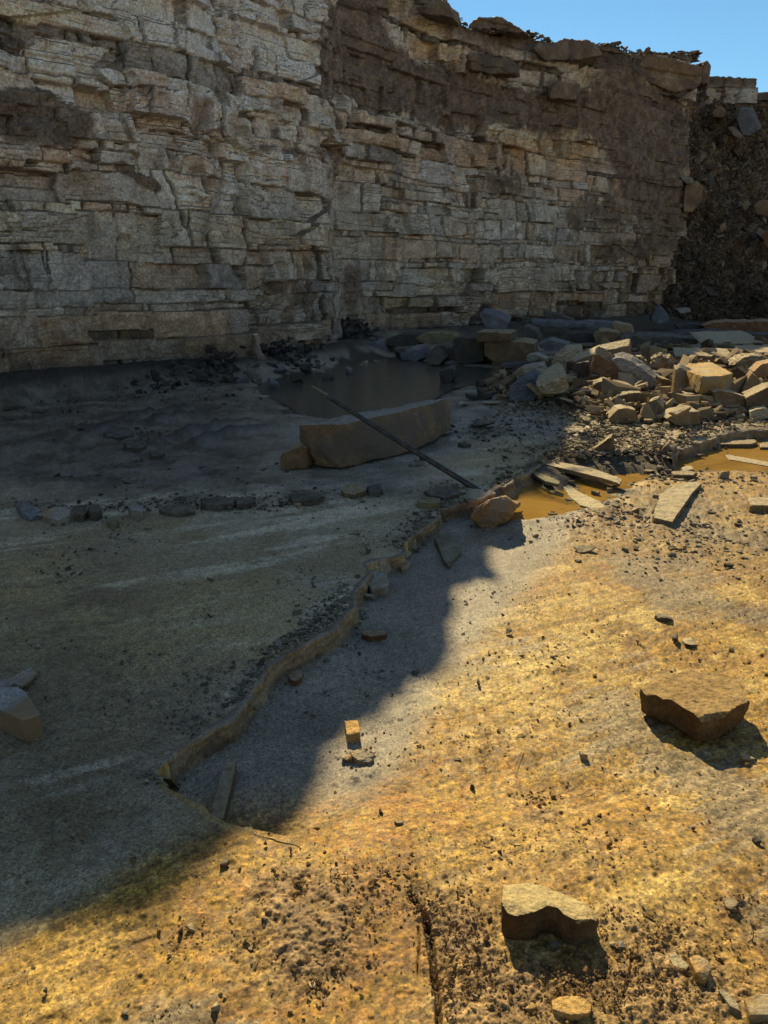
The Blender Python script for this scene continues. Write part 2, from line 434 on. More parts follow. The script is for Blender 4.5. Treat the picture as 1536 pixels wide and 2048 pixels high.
def ribbon(name, pts, col_top, col_bot, h=.095, seed=3, proud=.012, taper=None, topc=(.25, .23, .19)):
    P, Nn, s = resample(pts, .012)
    prof = [(-.05, -.010), (-.012, .001), (.004, .0035), (.010, -.002), (.012, -.015), (.011, -.03), (.015, -.045), (.014, -.06), (.018, -.075), (.022, -.09), (.034, -.105), (.06, -.13)]
    rows = []; cols = []
    big = fbm2(s * 1.3, s * 0, 3, seed) * .03; med = fbm2(s * 7, s * 0, 3, seed + 1) * .022
    notch = np.clip(fbm2(s * 5, s * 0 + 3, 2, seed + 2) - .2, 0, 1) * .12
    for j, (o, z) in enumerate(prof):
        fr = fbm2(s * 22, s * 0 + j * .45, 3, seed + 5) * .010 + fbm2(s * 3.3, s * 0 + j * .12, 2, seed + 7) * .018 + .006 * _h(np.floor(s / .13 + fbm2(s * 4, s * 0 + j * .2, 2, seed + 31) * 1.2).astype(np.int64), np.full(len(s), j // 3), np.zeros(len(s), np.int64), seed)
        w = 1.0 if 1 <= j <= 10 else .3
        off = proud + o + (big * 0 + med + fr) * w - notch * (1 if 1 < j < 9 else .4)
        zz = z * (h / .095) + .0015 * fbm2(s * 12, s * 0 + j, 2, seed + 9)
        if taper is not None: zz = zz * taper(s) - .004 * (1 - taper(s))
        rows.append(np.stack([P[:, 0] + Nn[:, 0] * off, P[:, 1] + Nn[:, 1] * off, zz], 1))
        t = j / (len(prof) - 1)
        cc = mix(np.array(col_top), np.array(col_bot), t)[None] * (1 + .5 * fbm2(s * 9, s * 0 + j * .8, 3, seed + 11)[:, None])
        cc = mix(cc, np.array([[.10, .065, .035]]), np.clip(fbm2(s * 2.5, s * 0 + j * .2, 3, seed + 13) * 1.6, 0, .7)[:, None])
        if j <= 3: cc = mix(cc, np.array([topc]), .8)
        cols.append(cc)
    R = np.array(rows); Cc = np.clip(np.array(cols), .01, .8)
    q = grid_quads(R.shape[0], R.shape[1])[:, ::-1]
    m = attr_material('ledge_rock', 60, (.6, .85), [(25, .006), (120, .002)], spec=.3)
    o = new_mesh_obj(name, R.reshape(-1, 3), q, None, m, False, Cc.reshape(-1, 3))
    o["kind"] = "structure"
    return o

def water(name, poly, z, col, rough, label, big=1.0, bumpd=.0015):
    m, nt, bs = mat_base(name + '_material')
    tc = nt.nodes.new('ShaderNodeTexCoord'); vec = tc.outputs['Object']
    f = nz(nt, vec, 1.6, 6, .6, 1.5)
    c = ramp(nt, f, [(.3, tuple(v * .78 for v in col)), (.5, col), (.72, tuple(min(1, v * 1.3) for v in col))])
    nt.links.new(c, bs.inputs['Base Color'])
    bs.inputs['Roughness'].default_value = rough; bs.inputs['IOR'].default_value = 1.33
    n = bump(nt, nz(nt, vec, 7, 3, .5), bumpd); nt.links.new(n, bs.inputs['Normal'])
    c0 = np.mean(poly, axis=0)
    me = bpy.data.meshes.new(name)
    bm = bmesh.new()
    vs = [bm.verts.new((c0[0] + (x - c0[0]) * big, c0[1] + (y - c0[1]) * big, z)) for x, y in poly]
    f = bm.faces.new(vs); bmesh.ops.triangulate(bm, faces=[f]); 
    for fc in bm.faces:
        if fc.normal.z < 0: fc.normal_flip()
    bm.to_mesh(me); bm.free(); me.materials.append(m)
    o = bpy.data.objects.new(name, me); COL.objects.link(o)
    o["kind"] = "structure"
    return o

# ------------------------------------------------------------------ the rock face
ZMAX = 13.0
def rim_height(s, x, y):
    """height of the upper edge of the quarry face along its length"""
    return np.interp(s, RIM_S, RIM_Z)

def wall_s():
    P = np.array(WALL); seg = np.linalg.norm(np.diff(P, axis=0), axis=1)
    return P, np.concatenate([[0], np.cumsum(seg)])

def on_wall_az(px, end=8):
    """s of the rock face where it is crossed by the vertical plane of image column px near the horizon"""
    P, S = wall_s(); dx, dy, _ = ray(px, 560.0); k = dx / dy
    best = None
    for i in range(1, end):
        (x0, y0), (x1, y1) = P[i], P[i + 1]
        den = (x1 - x0) - k * (y1 - y0)
        if abs(den) < 1e-9: continue
        t = (k * y0 - x0) / den
        if 0 <= t <= 1:
            yy = y0 + t * (y1 - y0)
            if best is None or yy < best[1]: best = (S[i] + t * (S[i + 1] - S[i]), yy, x0 + t * (x1 - x0))
    return best

def rim_table():
    P, S = wall_s()
    ss = [0, S[1]]; zz = [10.5, 10.5]
    # rim seen against the sky
    RS = []
    for px, py in ((905, 34), (925, 58), (1040, 66), (1075, 84), (1200, 90), (1225, 103), (1262, 106), (1330, 104), (1375, 118), (1385, 150)):
        s, yy, xx = on_wall_az(px)
        dx, dy, dz = ray(px, py); t = yy / float(dy)
        RS.append((s, CAM_H + t * float(dz)))
    # where the shadow edge on the floor asks for it
    SH = []
    for px, py in ((-400, 2050), (-120, 1885), (40, 1775), (200, 1700), (300, 1660), (480, 1655), (600, 1590), (690, 1500), (740, 1420), (850, 1365), (925, 1280), (985, 1190), (1050, 1130), (1062, 1080), (1052, 1010), (1110, 955), (1150, 895), (1150, 860)):
        X, Y, z = gpt(px, py)
        ux, uy = math.sin(SUN_AZ), math.cos(SUN_AZ)
        hit = None
        for i in range(0, 6):
            (x0, y0), (x1, y1) = P[i], P[i + 1]
            den = ux * (y1 - y0) - uy * (x1 - x0)
            if abs(den) < 1e-9: continue
            r = ((x0 - X) * (y1 - y0) - (y0 - Y) * (x1 - x0)) / den
            t = ((x0 - X) * uy - (y0 - Y) * ux) / den
            if 0 <= t <= 1 and r > 0:
                h = z + r * math.tan(SUN_EL); s = S[i] + t * (S[i + 1] - S[i])
                if hit is None or h > hit[1]: hit = (s, h)
        if hit: SH.append((hit[0], hit[1] + float(np.interp(hit[0], [20.5, 22, 23, 25.2, 26.6, 28], [.40, .36, .16, .06, .26, .34]))))
    return SH, RS, S

SH, RS, WS = rim_table()
def build_wall():
    P, S = wall_s()
    # samples along the face: fine where the photograph looks at it
    s_list = [0.0]; send = S[7] + 3.0
    while s_list[-1] < send:
        s = s_list[-1]
        x = np.interp(s, S, P[:, 0]); y = np.interp(s, S, P[:, 1]); d = math.hypot(x, y)
        infr = s > 12.6
        s_list.append(s + (0.00135 * d if infr else .10) * (1.0 if S[1] - 9 < s < S[6] + 1 else 1.5))
    s = np.array(s_list)
    # centre line, slightly rounded corners, with smoothed outward normals
    fs = np.arange(-3, S[-1] + 3, .05)
    fx = np.interp(fs, S, P[:, 0]); fy = np.interp(fs, S, P[:, 1])
    k = np.ones(9) / 9
    fx = np.convolve(np.pad(fx, 4, 'edge'), k, 'valid'); fy = np.convolve(np.pad(fy, 4, 'edge'), k, 'valid')
    tx = np.gradient(fx); ty = np.gradient(fy)
    k2 = np.ones(41) / 41
    tx = np.convolve(np.pad(tx, 20, 'edge'), k2, 'valid'); ty = np.convolve(np.pad(ty, 20, 'edge'), k2, 'valid')
    L = np.hypot(tx, ty) + 1e-9
    bx = np.interp(s, fs, fx); by = np.interp(s, fs, fy)
    nx = np.interp(s, fs, ty / L); ny = np.interp(s, fs, -tx / L)
    H = np.interp(s, RIM_S, RIM_Z)
    z = np.concatenate([np.arange(-.25, 10.6, .0205), [10.9, 11.4, 12.5, 15, 20, 28, 50, 90]])
    Sg, Zg = np.meshgrid(s, z)
    Hg = H[None, :] + .10 * fbm2(Sg * 1.2, Sg * 0, 4, 50) + .05 * fbm2(Sg * 6, Sg * 0, 3, 51)
    # ---- beds
    rng = np.random.default_rng(5)
    # thicknesses of the beds from the floor up
    th = [.30, .22, .10, .34, .14, .30, .12, .24, .40, .16, .10, .46, .13, .44, .12, .20, .12, .26, .15, .34, .11, .22, .30, .12, .26, .15, .38, .12, .24, .34, .10, .28, .20, .40, .15, .30, .24, .34, .16, .4, .22, .5, .3, .4, .3]
    zb = np.concatenate([[-1.0], -.25 + np.cumsum(th)])
    kind = rng.random(len(zb) + 2)
    Zw = Zg + .10 * fbm2(Sg * .12, Zg * .15, 3, 60) + .035 * fbm2(Sg * .9, Zg * .5, 3, 61)
    lay = np.clip(np.searchsorted(zb, Zw, side='right') - 1, 0, len(zb) - 1)
    # panels: stretches of the face where neighbouring beds read as one thick bed, or sit a little higher or lower
    prn = np.random.default_rng(21)
    PJ = [-3.0]
    while PJ[-1] < 95: PJ.append(PJ[-1] + .9 + 2.4 * prn.random() ** 1.4)
    PJ = np.array(PJ)
    pan = np.clip(np.searchsorted(PJ, Sg + .45 * vn2(Sg * .4, Zg * 1.1, 58) + .10 * vn2(Sg * 3, Zg * 5, 59)) - 1, 0, len(PJ) - 1)
    shift = (prn.random(len(PJ)) - .5) * .17
    Zw = Zw + shift[pan]
    lay = np.clip(np.searchsorted(zb, Zw, side='right') - 1, 0, len(zb) - 1)
    nL = len(zb); low = np.zeros((nL, len(PJ)))
    closed = prn.random((nL, len(PJ))) < .34
    closed[-1] = False
    lowz = np.repeat(zb[:, None], len(PJ), 1); target = np.repeat(np.arange(nL)[:, None], len(PJ), 1)
    for k in range(1, nL):
        j = closed[k - 1] & (zb[k] - lowz[k - 1] < .5)
        lowz[k] = np.where(j, lowz[k - 1], zb[k]); closed[k - 1] = j
    for k in range(nL - 2, -1, -1):
        target[k] = np.where(closed[k], target[k + 1], k)
    lay = target[lay, pan]
    # rough region / massive region
    rag = np.clip(.75 + .8 * fbm2(Sg * .22, Zg * .3, 3, 62), .25, 1.5)
    mass = np.exp(-(((Sg - 19.0) / 2.6) ** 2 + ((Zg - 1.4) / 1.0) ** 2))
    rag *= (1 - .55 * mass)
    out = .30 * fbm2(Sg * .22, Zg * .16, 3, 63) + .16 * fbm2(Sg * .8, Zg * .35, 3, 64)
    out += -.022 * Zg                                  # the face leans back a little
    colr = np.zeros(Sg.shape + (3,)); crack = np.zeros(Sg.shape); soilm = np.zeros(Sg.shape); blk = np.zeros(Sg.shape)
    PAL = np.array([[.33, .29, .235], [.30, .28, .245], [.36, .305, .235], [.27, .245, .21], [.34, .255, .175], [.25, .235, .22], [.30, .225, .155], [.38, .35, .30]])
    edge_w = .014 + .0009 * np.hypot(bx, by)[None, :]
    for k in range(len(zb)):
        rr, cc = np.nonzero(lay == k)
        if len(rr) == 0: continue
        zz = Zw[rr, cc]; ss = Sg[rr, cc]; r1 = rag[rr, cc]
        z0 = lowz[k][pan[rr, cc]]; z1 = zb[k + 1] if k + 1 < len(zb) else 20.
        T = z1 - z0
        T0 = z1 - zb[k]; thin = T0 < .17
        mean = .35 if thin else (.55 + T0 * 1.1)
        J = [-2.0]
        while J[-1] < 90: J.append(J[-1] + mean * float(np.clip(rng.lognormal(0, .55), .35, 3.0)))
        J = np.array(J); nb = len(J)
        lean = (rng.random(nb) - .5) * .5
        sw = ss + .05 * vn2(ss * 2, zz * 3, k) + lean[np.clip(np.searchsorted(J, ss) - 1, 0, nb - 1)] * (zz - z0) * .6 + .02 * vn2(ss * 9, zz * 14, k + 90)
        b = np.clip(np.searchsorted(J, sw) - 1, 0, nb - 2)
        a, e = J[b], J[b + 1]
        u = (sw - a) / (e - a); v = (zz - z0) / T
        R = rng.random((8, nb))
        # some blocks have dropped out, some stand forward; neighbours agree loosely
        coher = vn2(np.arange(nb) * .45, np.full(nb, k * .5), 70)
        off = ((R[0] - .5) * .22 + coher * .12)
        off = np.where(R[1] > .90, off + .10, off); off = np.where(R[1] < .13, off - .20, off)
        shale = kind[k] < .22 and thin
        if shale: off = off * .4 - .09
        o = off[b] * r1
        o += ((R[2][b] - .5) * .26 * (sw - (a + e) / 2)) * r1 + (R[3][b] - .5) * .30 * (zz - (z0 + z1) / 2)
        # shell-shaped fractures biting off a corner of a block
        sc = R[4][b] > .62
        flip = np.where(R[5][b] > .5, u, 1 - u) * (e - a); tv = np.where(R[6][b] > .4, 1 - v, v) * T
        rad = (.35 + .9 * R[7][b]) * np.minimum(e - a, T * 2.2)
        q = np.hypot(flip, tv * 1.25)
        o -= np.where(sc, np.clip(rad - q, 0, .5) * (.55 + .25 * q / (rad + .01)) * r1, 0)
        # rounding toward the open joints
        ew = edge_w[0, cc]
        ds = np.minimum(u, 1 - u) * (e - a); dz_ = np.minimum(v, 1 - v) * T
        jw = .2 + .8 * (R[5][b] > .45)
        ckz = sstep(-.25, .45, vn2(ss * 1.3, np.full(len(ss), k * 1.7) + zz, 57) + .5 * vn2(ss * 4, zz * 4, 56))
        ck = np.maximum(np.exp(-(ds / ew) ** 2) * jw, .75 * ckz * np.exp(-(dz_ / (ew * .7)) ** 2))
        o -= .07 * ck * np.clip(r1 + .2, 0, 1)
        crack[rr, cc] = ck
        # thin plates inside the bed
        nl = np.maximum(2, (T / .055).astype(int)); lam = np.floor(v * nl + .25 * vn2(ss * 1.4, zz * 2, k + 7))
        o += .022 * _h((b * 13 + lam.astype(int)).astype(np.int64), np.full(len(b), k), np.zeros(len(b), np.int64), 5) * sstep(.2, .8, R[6][b] + .2 * vn2(ss, zz * 2, 44)) * r1
        sb = np.floor((sw - a) / .24 + .5 * vn2(ss * 5, zz * 7, k + 21)).astype(np.int64); sl = np.floor(v * np.maximum(1, T / .11) + .5 * vn2(ss * 3, zz * 2, k + 22)).astype(np.int64)
        hs_ = _h(b * 31 + sb, sl + k * 17, np.zeros(len(b), np.int64), 9)
        o += .030 * hs_ * sstep(-.2, .3, vn2(ss * .9, zz * 1.3, 45)) * r1
        out[rr, cc] += o
        ci = (R[3] * 8).astype(int) % 8
        ci2 = (int(kind[k] * 80) % 8)
        cl = PAL[ci][b] * .6 + PAL[ci2] * .4
        cl = cl * (.78 + .42 * R[2][b])[:, None]
        cl = cl * (1 + .16 * hs_)[:, None]
        if shale: cl = cl * .45
        colr[rr, cc] = cl; blk[rr, cc] = R[0][b]
        if shale: soilm[rr, cc] = .6
    # buttresses: whole stacks of beds standing forward or broken back between upright joints
    BJ = [-3.0]
    while BJ[-1] < 95: BJ.append(BJ[-1] + .5 + 1.8 * prn.random())
    BJ = np.array(BJ); nB = len(BJ)
    hb = np.floor(Zg / 1.35 + .35 * vn2(Sg * .35, Zg * 0, 53)).astype(np.int64)
    bb = np.clip(np.searchsorted(BJ, Sg + .18 * Zg * vn2(Sg * .3, Zg * .2, 54) + .09 * vn2(Sg * 4, Zg * 4, 55)) - 1, 0, nB - 1)
    bo = _h(bb.astype(np.int64), hb, np.zeros_like(hb), 77)
    out += .15 * bo * np.clip(rag, .3, 1.2)
    # breakage
    out += .04 * rag * fbm2(Sg * 3.2, Zg * 4.5, 4, 65) + .010 * fbm2(Sg * 14, Zg * 18, 3, 66)
    # ridged chips
    out += .035 * rag * np.abs(fbm2(Sg * 2.1, Zg * 3.1, 3, 67)) 
    # drapes of clay over the top and the right-hand part, and rubble patches
    x0 = bx[None, :] + 0 * Zg; y0 = by[None, :] + 0 * Zg
    PX, PY = proj(x0, y0, Zg)
    g = lambda cx, cy, rx, ry, a=0.: np.exp(-((((PX - cx) * math.cos(a) + (PY - cy) * math.sin(a)) / rx) ** 2 + ((-(PX - cx) * math.sin(a) + (PY - cy) * math.cos(a)) / ry) ** 2))
    drape = (g(720, 90, 75, 130) * 1.1 + g(850, 170, 130, 60, .3) + g(1080, 215, 230, 42, .12) * 1.15 + g(1240, 165, 45, 60) + g(1285, 290, 60, 90) * 1.2 + g(1330, 330, 60, 170) * .9
             + g(70, 235, 120, 62, .2) * 1.15 + g(60, 80, 70, 25) * .5 + g(1185, 425, 75, 50) * .7 + g(1010, 370, 60, 35) * .7 + g(1330, 480, 50, 60) * .3 + g(1240, 500, 60, 25) * .7
             + g(590, 600, 80, 70) * .6 + g(720, 560, 40, 110) * .6 + g(700, 330, 45, 60) * .5 + g(905, 440, 25, 110) * .45 + g(280, 350, 80, 14, .45) * .8 + g(560, 300, 90, 14, .1) * .7 + g(1000, 110, 60, 25) * .5)
    dn = fbm2(Sg * 1.6, Zg * 1.6, 5, 71, .6); dn2 = fbm2(Sg * 7, Zg * 2.2, 4, 72)
    dm = sstep(.34, .62, drape + .38 * dn + .12 * dn2)
    base_m = sstep(.9, .1, Zg + .35 * fbm2(Sg * .8, Zg * 0, 3, 73))
    sm_out = .30 * fbm2(Sg * .22, Zg * .16, 3, 63) + .16 * fbm2(Sg * .8, Zg * .35, 3, 64) - .022 * Zg
    rub = .10 * fbm2(Sg * 2.6, Zg * 2.6, 4, 74, .62) + .045 * np.abs(fbm2(Sg * 9, Zg * 9, 3, 75)) + .018 * fbm2(Sg * 30, Zg * 30, 2, 76)
    out = mix(out, .35 * out + .65 * sm_out + rub + .03, dm * .85)
    rim = sstep(.55, .15, Hg - Zg)
    out = mix(out, sm_out + rub * 1.3, rim * .6)
    out += .55 * sstep(.5, -.2, Zg - .15 * fbm2(Sg, Zg * 0, 3, 77)) * .3
    # ---- colour zones
    lum = 1.78 + .42 * sstep(560, 150, PY) * sstep(780, 560, PX) + 1.5 * g(420, 0, 300, 260) - .42 * sstep(340, 620, PY) - .45 * sstep(560, 740, PY) - .14 * sstep(900, 1250, PX)  # upper left lifted: sun glare painted into the rock colour
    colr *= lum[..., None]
    warm = np.clip(g(1120, 290, 170, 60) + g(1180, 600, 220, 60) * .5 + g(1330, 500, 70, 200) * .8 + g(60, 330, 260, 60, .25) * .6 + g(1300, 160, 130, 60) * 1.0 + g(950, 90, 120, 60) * .6 + g(560, 500, 60, 25) * .7, 0, 1)
    colr = mix(colr, colr * np.array([1.14, .92, .70]), warm[..., None])
    grey = np.clip(g(380, 460, 380, 40) + g(1120, 365, 200, 40) * .8 + g(700, 600, 200, 60) * .4, 0, 1)
    colr = mix(colr, colr * np.array([.97, 1.0, .98]), grey[..., None])
    # white dust and crushed spots
    dust = sstep(.22, .5, fbm2(Sg * 1.3, Zg * 2.0, 5, 81, .65) + .25 * g(500, 180, 260, 160))
    colr = mix(colr, np.array([.47, .45, .41]) * np.clip(lum, .6, 1.4)[..., None], (dust * .42)[..., None])
    colr = mix(colr, np.array([.74, .725, .70]), (.85 * g(420, 0, 310, 250))[..., None])  # pale veil of sun glare painted over the upper left
    stain = sstep(.15, .5, fbm2(Sg * .9, Zg * 1.2, 5, 82, .6))
    colr = mix(colr, colr * np.array([.62, .52, .42]), (stain * .65)[..., None])
    vs = sstep(.2, .55, fbm2(Sg * 5, Zg * .5, 3, 83)); colr = colr * (1 - .22 * vs[..., None])
    soil = mix(np.array([.10, .072, .054]), np.array([.235, .168, .118]), np.clip(.5 + 1.3 * fbm2(Sg * 5, Zg * 5, 4, 84), 0, 1)[..., None])
    colr = mix(colr, soil, (dm * .88)[..., None])
    colr = mix(colr, soil * .75, (np.clip(rim * 1.0, 0, 1) * .8)[..., None])
    colr = mix(colr, soil * .6, (soilm * .75)[..., None])
    colr *= (1 - .72 * crack * (1 - dm) * sstep(.0, .5, rag))[..., None]
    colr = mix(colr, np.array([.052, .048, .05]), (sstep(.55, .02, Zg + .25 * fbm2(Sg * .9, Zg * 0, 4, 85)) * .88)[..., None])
    bright_grain = fbm2(Sg * 22, Zg * 26, 3, 86); colr *= np.array([.985, 1.0, 1.045]) * (1.10 + .28 * bright_grain + .18 * fbm2(Sg * 8, Zg * 11, 3, 96))[..., None]
    # ---- positions; rows above the rim run back over the plateau
    ex = np.clip(Zg - Hg, 0, None)
    Zp = np.minimum(Zg, Hg) + sstep(0, .4, ex) * (.05 * fbm2(Sg * 3, ex * 2, 3, 87)) + .03 * np.clip(ex, 0, 3)
    back = ex * 1.2
    X = x0 + nx[None, :] * (out - back); Y = y0 + ny[None, :] * (out - back)
    sh = .03 * vn2(Sg * 3, Zg * 6, 91)
    X += -ny[None, :] * sh; Y += nx[None, :] * sh
    # undercut edges: rows sag a touch where the face steps out
    V = np.stack([X, Y, Zp], -1).reshape(-1, 3)
    m = attr_material('cliff_rock', 30, (.75, .95), [(9, .02), (38, .010), (120, .004)], spec=.2, speck=(.55, 1.4), dust=(.20, .165, .125))
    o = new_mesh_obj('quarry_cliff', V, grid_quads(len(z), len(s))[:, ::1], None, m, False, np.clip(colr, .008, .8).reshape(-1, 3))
    o["kind"] = "structure"
    return o

def build_talus():
    """slope of tipped earth and broken stone at the right-hand end of the face"""
    us = np.arange(0, 1, .0022); vs = np.concatenate([np.arange(-.08, 1.06, .0026)])
    U, V = np.meshgrid(us, vs)
    # foot line and crest line
    fx = mix(11.2, 30.0, U); fy = mix(31.9, 34.5, U)
    cx = mix(12.6, 33.0, U); cy = mix(37.0, 41.0, U)
    Hc = np.interp(U, [0, .05, .15, .3, 1], [9.4, 9.5, 9.2, 9.0, 8.8])
    prof = V + .06 * np.sin(V * 3.14159)
    prof = np.where(V > 1, 1 + (V - 1) * .25, prof)
    X = mix(fx, cx, V); Y = mix(fy, cy, V); Z = Hc * prof
    n = fbm2(X * .55, Z * .55, 4, 101); n2 = fbm2(X * 2.4, Z * 2.4, 4, 102, .6); n3 = np.abs(fbm2(X * 7, Z * 7, 3, 103))
    d = .75 * n + .30 * n2 + .20 * n3 + .06 * fbm2(X * 20, Z * 20, 2, 104)
    Y = Y - d * .8; Z = Z + d * .35 * sstep(1.05, .9, V)
    c = mix(np.array([.10, .075, .058]), np.array([.25, .185, .135]), np.clip(.45 + 1.4 * n2, 0, 1)[..., None])
    c = mix(c, np.array([.22, .19, .15]), (sstep(.30, .42, n3 + .25 * n) * .5)[..., None])
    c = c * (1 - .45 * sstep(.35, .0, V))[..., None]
    m = attr_material('talus_earth', 16, (.8, .95), [(6, .05), (22, .02), (70, .008)], spec=.15, speck=(.4, 1.6), grain=14)
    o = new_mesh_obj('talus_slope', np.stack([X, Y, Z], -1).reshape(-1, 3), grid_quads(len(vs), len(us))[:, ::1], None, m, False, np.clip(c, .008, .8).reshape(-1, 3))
    o["kind"] = "structure"
    return o

def world_and_light():
    w = bpy.data.worlds.new("World"); SC.world = w; w.use_nodes = True
    nt = w.node_tree; bg = nt.nodes['Background']
    sky = nt.nodes.new('ShaderNodeTexSky'); sky.sky_type = 'NISHITA'; sky.sun_disc = False
    sky.sun_elevation = SUN_EL; sky.sun_rotation = SUN_AZ; sky.air_density = 1.0; sky.dust_density = .0; sky.ozone_density = 2.0; sky.altitude = 300
    hs = nt.nodes.new('ShaderNodeHueSaturation'); hs.inputs['Saturation'].default_value = SKY_SAT
    tn = nt.nodes.new('ShaderNodeMix'); tn.data_type = 'RGBA'; tn.blend_type = 'MULTIPLY'; tn.inputs[0].default_value = 1.0; tn.inputs[0].default_value = 1.0
    tc = nt.nodes.new('ShaderNodeTexCoord'); sp = nt.nodes.new('ShaderNodeSeparateXYZ'); nt.links.new(tc.outputs['Generated'], sp.inputs[0])
    ma = nt.nodes.new('ShaderNodeMath'); ma.operation = 'MULTIPLY_ADD'; ma.inputs[1].default_value = -.45; nt.links.new(sp.outputs['Y'], ma.inputs[0]); nt.links.new(sp.outputs['Z'], ma.inputs[2])
    ad = nt.nodes.new('ShaderNodeMath'); ad.operation = 'ADD'; ad.inputs[1].default_value = .45; nt.links.new(ma.outputs[0], ad.inputs[0])
    tcol = ramp(nt, ad.outputs[0], [(.33, SKY_LOW), (.50, SKY_HIGH)]); nt.links.new(tcol, tn.inputs[7])
    nt.links.new(sky.outputs[0], tn.inputs[6]); nt.links.new(tn.outputs[2], hs.inputs['Color'])
    nt.links.new(hs.outputs[0], bg.inputs['Color']); bg.inputs['Strength'].default_value = SKY_STR
    l = bpy.data.lights.new('sun', 'SUN'); l.energy = SUN_STR; l.angle = math.radians(.35); l.color = SUN_COL
    o = bpy.data.objects.new('sun', l); COL.objects.link(o)
    v = Vector((math.sin(SUN_AZ) * math.cos(SUN_EL), math.cos(SUN_AZ) * math.cos(SUN_EL), math.sin(SUN_EL)))
    o.rotation_euler = v.to_track_quat('Z', 'Y').to_euler(); o.location = v * 60
    cam = bpy.data.cameras.new('camera'); co = bpy.data.objects.new('camera', cam); COL.objects.link(co)
    co.location = (0, 0, CAM_H); co.rotation_euler = (math.pi / 2 - PITCH, 0, 0)
    cam.sensor_fit = 'VERTICAL'; cam.sensor_height = 24; cam.lens = 24 * FPX / 2048.; cam.clip_end = 3000; cam.clip_start = .05
    SC.camera = co
    SC.render.resolution_x = 768; SC.render.resolution_y = 1024
    SC.render.engine = 'CYCLES'
    SC.view_settings.view_transform = 'Standard'; SC.view_settings.look = 'None'; SC.view_settings.exposure = 0
    SC.cycles.use_denoising = True
    SC.cycles.denoising_input_passes = 'RGB_ALBEDO_NORMAL'; SC.cycles.denoising_prefilter = 'FAST'
    try: SC.cycles.denoiser = 'OPENIMAGEDENOISE'
    except Exception: pass
    SC.cycles.max_bounces = 5; SC.cycles.diffuse_bounces = 3; SC.cycles.glossy_bounces = 3
# ------------------------------------------------------------------ rocks
def make_mats():
    return dict(
        tan=rock_material('tan_sandstone', (.15, .10, .05), (.235, .165, .085), (.34, .26, .15), 5, top=(.55, .46, .30)),
        umber=rock_material('umber_sandstone', (.075, .038, .012), (.14, .073, .022), (.23, .14, .055), 7, stain=(.16, .115, .06), top=(.78, .62, .30)),  # sides painted dark as if backlit, top painted as sunlit
        umber2=rock_material('dull_umber_sandstone', (.075, .038, .012), (.13, .070, .024), (.21, .13, .055), 5, stain=(.12, .075, .03), top=(.46, .31, .12)),  # same painted backlit sides, with a duller sunlit top
        ochre=rock_material('ochre_sandstone', (.30, .175, .05), (.42, .27, .09), (.52, .38, .16), 6, stain=(.30, .25, .17)),
        rust=rock_material('rusty_sandstone', (.11, .045, .018), (.18, .085, .036), (.26, .145, .07), 6, top=(.40, .30, .18)),
        brown=rock_material('brown_sandstone', (.09, .058, .032), (.15, .10, .055), (.23, .165, .10), 5, top=(.42, .34, .21)),
        orange=rock_material('orange_sandstone', (.22, .12, .05), (.33, .19, .085), (.40, .28, .16), 7, stain=(.24, .20, .15)),
        grey=rock_material('grey_sandstone', (.17, .155, .13), (.26, .24, .205), (.36, .34, .30), 5, stain=(.24, .17, .095)),
        slate=rock_material('blue_grey_stone', (.075, .08, .09), (.125, .13, .14), (.20, .20, .20), 4),
        dark=rock_material('dark_wet_stone', (.030, .028, .028), (.055, .05, .046), (.10, .09, .078), 5, rough=(.4, .8)),
        mud=rock_material('muddy_stone', (.06, .052, .04), (.10, .088, .07), (.17, .15, .12), 8, rough=(.6, .9)),
        pale=rock_material('pale_yellow_stone', (.28, .22, .12), (.38, .32, .19), (.46, .41, .28), 8),
        moss=rock_material('olive_stone', (.10, .09, .045), (.17, .15, .085), (.25, .225, .15), 7),
    )

def hull_bm(pts):
    bm = bmesh.new()
    for p in pts: bm.verts.new(p)
    r = bmesh.ops.convex_hull(bm, input=bm.verts)
    junk = [g for g in r.get('geom_interior', []) + r.get('geom_unused', []) if isinstance(g, bmesh.types.BMVert)]
    if junk: bmesh.ops.delete(bm, geom=list(set(junk)), context='VERTS')
    bmesh.ops.recalc_face_normals(bm, faces=bm.faces)
    return bm

def prism_bm(top, bot):
    bm = bmesh.new(); n = len(top)
    a = [bm.verts.new(p) for p in top]; b = [bm.verts.new(p) for p in bot]
    bm.faces.new(a); bm.faces.new(b[::-1])
    for i in range(n): bm.faces.new((a[i], b[i], b[(i + 1) % n], a[(i + 1) % n]))
    bmesh.ops.triangulate(bm, faces=bm.faces[:])
    bmesh.ops.recalc_face_normals(bm, faces=bm.faces)
    return bm

def facet(bm, seed, n=9, depth=.07):
    rn = random.Random(seed)
    co = [v.co.copy() for v in bm.verts]
    lo = Vector([min(c[i] for c in co) for i in range(3)]); hi = Vector([max(c[i] for c in co) for i in range(3)]); ext = hi - lo
    work = bm.copy()
    for _ in range(n):
        d = Vector((rn.gauss(0, 1) / max(ext.x, .01), rn.gauss(0, 1) / max(ext.y, .01), (abs(rn.gauss(0, .8)) - .15) / max(ext.z, .01))).normalized()
        s = [v.co.dot(d) for v in work.verts]
        if len(s) < 4: break
        span = max(s) - min(s); cut = max(s) - span * depth * (.35 + rn.random())
        bmesh.ops.bisect_plane(work, geom=work.verts[:] + work.edges[:] + work.faces[:], plane_co=d * cut, plane_no=d, clear_outer=True, dist=1e-6)
        be = [e for e in work.edges if e.is_boundary]
        if be: bmesh.ops.holes_fill(work, edges=be, sides=0)
    bmesh.ops.triangulate(work, faces=work.faces[:])
    bmesh.ops.recalc_face_normals(work, faces=work.faces[:])
    if any(not e.is_manifold for e in work.edges) or len(work.faces) < 8:
        work.free(); return bm
    bm.free(); return work

